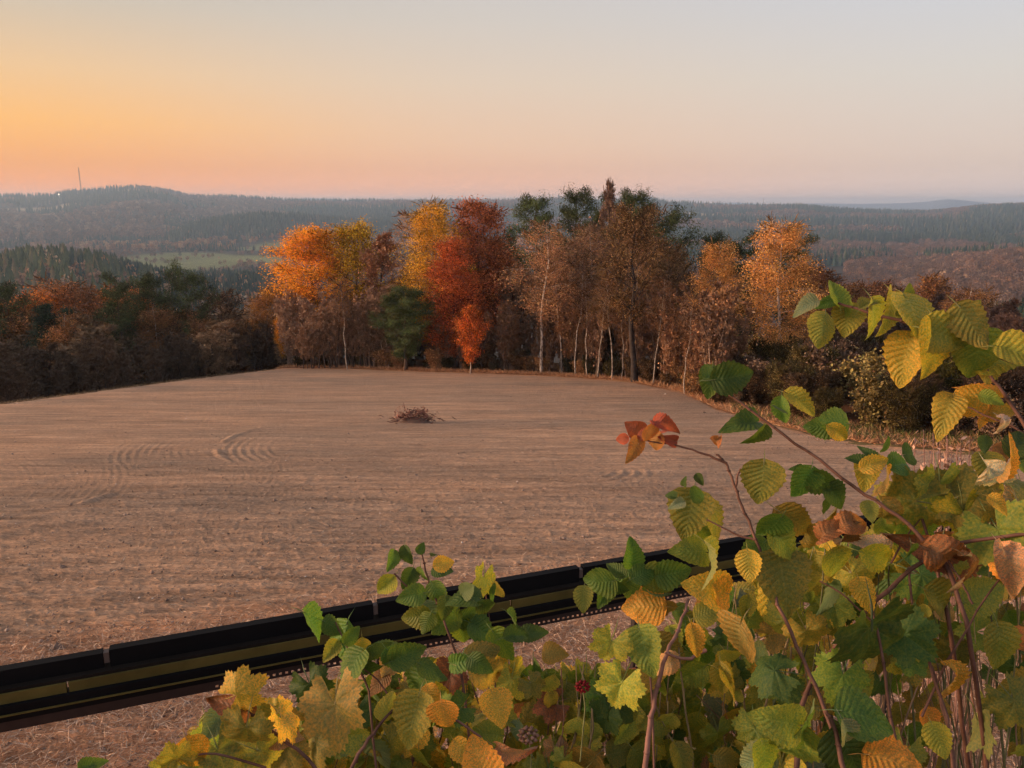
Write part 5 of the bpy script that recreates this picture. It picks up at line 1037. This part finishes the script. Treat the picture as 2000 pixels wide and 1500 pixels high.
# ------------------------------------------------------------------ straw, stones and the brush pile on the field
def blades(name, label, P, L, w, cols, seed, flat=0.5, cat='grass', lie=0.35):
    r = np.random.default_rng(seed); n = len(P); d = unit(np.stack([r.normal(size=n), r.normal(size=n), np.abs(r.normal(size=n)) * lie + 0.05], 1)); l = (L * r.uniform(0.4, 1.3, n))[:, None]
    S = unit(np.cross(d, r.normal(size=(n, 3)))) * w[:, None] if isinstance(w, np.ndarray) else unit(np.cross(d, r.normal(size=(n, 3)))) * w
    M_ = P + d * l * .55 + np.array((0, 0, 1)) * l * 0.06; E_ = P + d * l
    V = np.stack([P - S, P + S, M_ + S * .8, M_ - S * .8, E_], 1).reshape(-1, 3); i = np.arange(n)[:, None] * 5
    c = np.asarray(cols)[r.integers(0, len(cols), n)] * r.uniform(0.65, 1.3, (n, 1))
    me = mesh(name, V, [i + np.array((0, 1, 2, 3)), i + np.array((3, 2, 4))], M_CANE, col=np.repeat(c, 5, 0)); link(name, me, kind='stuff', label=label, cat=cat, color=(1, 1, 1))
r = np.random.default_rng(9)
STRAW = [(0.66, 0.42, 0.27), (0.52, 0.31, 0.19), (0.75, 0.52, 0.36), (0.34, 0.19, 0.11)]
n = 120000; th = r.uniform(-0.80, 0.75, n); rr = r.uniform(3.2, 16, n)
q1 = plane_hit(250, 1222); q2 = plane_hit(1050, 1112); dx_, dy_ = q2[0] - q1[0], q2[1] - q1[1]; L_ = math.hypot(dx_, dy_)
sd_ = ((rr * np.sin(th) - q1[0]) * dy_ - (rr * np.cos(th) - q1[1]) * dx_) / L_
keep = (r.random(n) < np.clip(sd_ / 0.9 + 0.25, 0, 1)); th, rr = th[keep], rr[keep]
# the straw band follows the rack
vv = ray(5200, 402); al = math.atan2(vv[0], vv[1]); x, y = rr * np.sin(th), rr * np.cos(th)
P = np.stack([x, y, zt(x, y) + 0.035], 1); P[:, 2] += np.where(rr > 6.5, 0.0, 0.0)
blades('dry_grass', 'dry pinkish straw matted on the ground behind and under the panel rack', P, 0.15, 0.0034, STRAW, 3, lie=0.30)
n = 34000; th = r.uniform(AZ560 - 0.01, 0.80, n); wd = np.interp(th, [AZ560, 0.1, 0.25, 0.5, 0.8], [1.8, 1.6, 3.2, 5.0, 3.6]); rr = Rb(th) + 0.2 + r.random(n) ** 1.4 * wd
x, y = rr * np.sin(th), rr * np.cos(th); blades('verge_grass', 'dry orange straw verge between the field and the grove', np.stack([x, y, zt(x, y) + 0.0], 1), 0.30, 0.010, [(0.58, 0.27, 0.12), (0.44, 0.20, 0.09), (0.66, 0.36, 0.18), (0.30, 0.15, 0.07)], 4, lie=0.6)
n = 7000; th = r.uniform(0.28, 0.80, n); rr = Rb(th) + 0.6 + r.random(n) * 3.0; x, y = rr * np.sin(th), rr * np.cos(th)
blades('green_grass', 'dull green grass tufts at the foot of the hedge', np.stack([x, y, zt(x, y)], 1), 0.32, 0.009, [(0.10, 0.12, 0.03), (0.16, 0.14, 0.04)], 5, lie=1.2)
n = 9000; th = r.uniform(-0.74, 0.74, n); rr = 6.5 / (1 - r.random(n) * 0.85); rr = np.minimum(rr, Rb(th) - 1); x, y = rr * np.sin(th), rr * np.cos(th)
blades('straw_litter', 'pale straw bits lying on the harrowed soil', np.stack([x, y, Z0 + SL * y + 0.035], 1), 0.11, 0.0035, [(0.62, 0.42, 0.28), (0.48, 0.30, 0.19), (0.72, 0.55, 0.40)], 6, lie=0.15)
n = 24000; th = r.uniform(-0.74, 0.74, n); rr = 6.5 / (1 - r.random(n) * 0.87); rr = np.minimum(rr, Rb(th) - 1); x, y = rr * np.sin(th), rr * np.cos(th)
s = np.exp(r.normal(size=n) * 0.5) * 0.0135; oct_ = np.array([(1, 0, 0), (-1, 0, 0), (0, 1, 0), (0, -1, 0), (0, 0, .7), (0, 0, -.7)]); V = np.stack([x, y, Z0 + SL * y + 0.028], 1)[:, None] + oct_[None] * s[:, None, None] * r.uniform(0.6, 1.3, (n, 6, 1))
F = (np.arange(n)[:, None, None] * 6 + np.array([(0, 2, 4), (2, 1, 4), (1, 3, 4), (3, 0, 4), (2, 0, 5), (1, 2, 5), (3, 1, 5), (0, 3, 5)])[None]).reshape(-1, 3)
cc = np.array([(0.27, 0.17, 0.12), (0.36, 0.24, 0.175), (0.20, 0.125, 0.09), (0.6, 0.48, 0.40)])[np.minimum(r.integers(0, 34, n) // 11, 3)] * r.uniform(0.7, 1.2, (n, 1))
link('soil_clods', mesh('soil_clods', V.reshape(-1, 3), F, M_CANE, col=np.repeat(cc, 6, 0)), kind='stuff', label='clods and small stones scattered over the harrowed field', cat='clods', color=(1, 1, 1))
n = 5000; th = r.uniform(-0.76, AZ560, n); rr = Rb(th) + 0.3 + r.random(n) * 1.2; x, y = rr * np.sin(th), rr * np.cos(th)
blades('crest_grass', 'sparse dry grass along the crest of the field against the dark wood', np.stack([x, y, zt(x, y) + 0.03], 1), 0.16, 0.006, [(0.40, 0.26, 0.15), (0.26, 0.18, 0.09)], 8, lie=1.2)
def brush_pile():
    x, y = plane_hit(812, 826); z = Z0 + SL * y; r = np.random.default_rng(4); e = link('brush_pile', None, loc=(x, y, z + 0.02), label='low pile of reddish brushwood and weeds lying out on the field', cat='brush pile')
    b = Buf()
    for i in range(150):
        c = np.array((r.normal() * 0.75, r.normal() * 0.28, 0.05 + abs(r.normal()) * 0.13)); c[2] += max(0, 0.25 - abs(c[0]) * 0.2); a = r.normal() * 0.5; d = np.array((math.cos(a), math.sin(a), r.normal() * 0.35)) * r.uniform(0.15, 0.5)
        b.tube([c - d * .5, c + (0, 0, r.normal() * .04), c + d * .5], [0.012, 0.016, 0.006], 4, np.array((0.13, 0.055, 0.04)) * r.uniform(0.5, 1.6))
    link('branches', b.mesh('branches', M_CANE), e, color=(1, 1, 1)); b = Buf()
    A = np.stack([r.normal(size=60) * 0.30 + np.where(r.random(60) < .5, -0.75, 0.35), r.normal(size=60) * 0.2, np.abs(r.normal(size=60)) * 0.28 + 0.15], 1); Vc, Fc, Tc = cards(r, A, 0.045, 8, 0.09)
    b.add(Vc, Fc); b.C[-1] = Tc * np.array((0.34, 0.12, 0.075)); link('dead_leaves', b.mesh('dead_leaves', M_CANE), e, color=(1, 1, 1)); b = Buf()
    b.V = []; g = np.linspace(0, 2 * PI, 15)[:-1]; ring = np.stack([np.cos(g) * 1.25, np.sin(g) * 0.5, g * 0 - 0.05], 1); top = np.stack([np.cos(g) * 0.6, np.sin(g) * 0.22, g * 0 + 0.17 + 0.04 * r.normal(size=14)], 1)
    b = Buf(); b.add(np.concatenate([ring, top, [(0, 0, 0.2)]]), [(i, (i + 1) % 14, 14 + (i + 1) % 14, 14 + i) for i in range(14)], (0.17, 0.10, 0.07)); b.add(np.concatenate([top, [(0, 0, 0.22)]]), [(i, (i + 1) % 14, 14) for i in range(14)], (0.17, 0.10, 0.07))
    e.scale = (0.62, 0.7, 1.0)
    link('soil_heap', b.mesh('soil_heap', M_CANE, smooth=True), e, color=(1, 1, 1))
brush_pile()
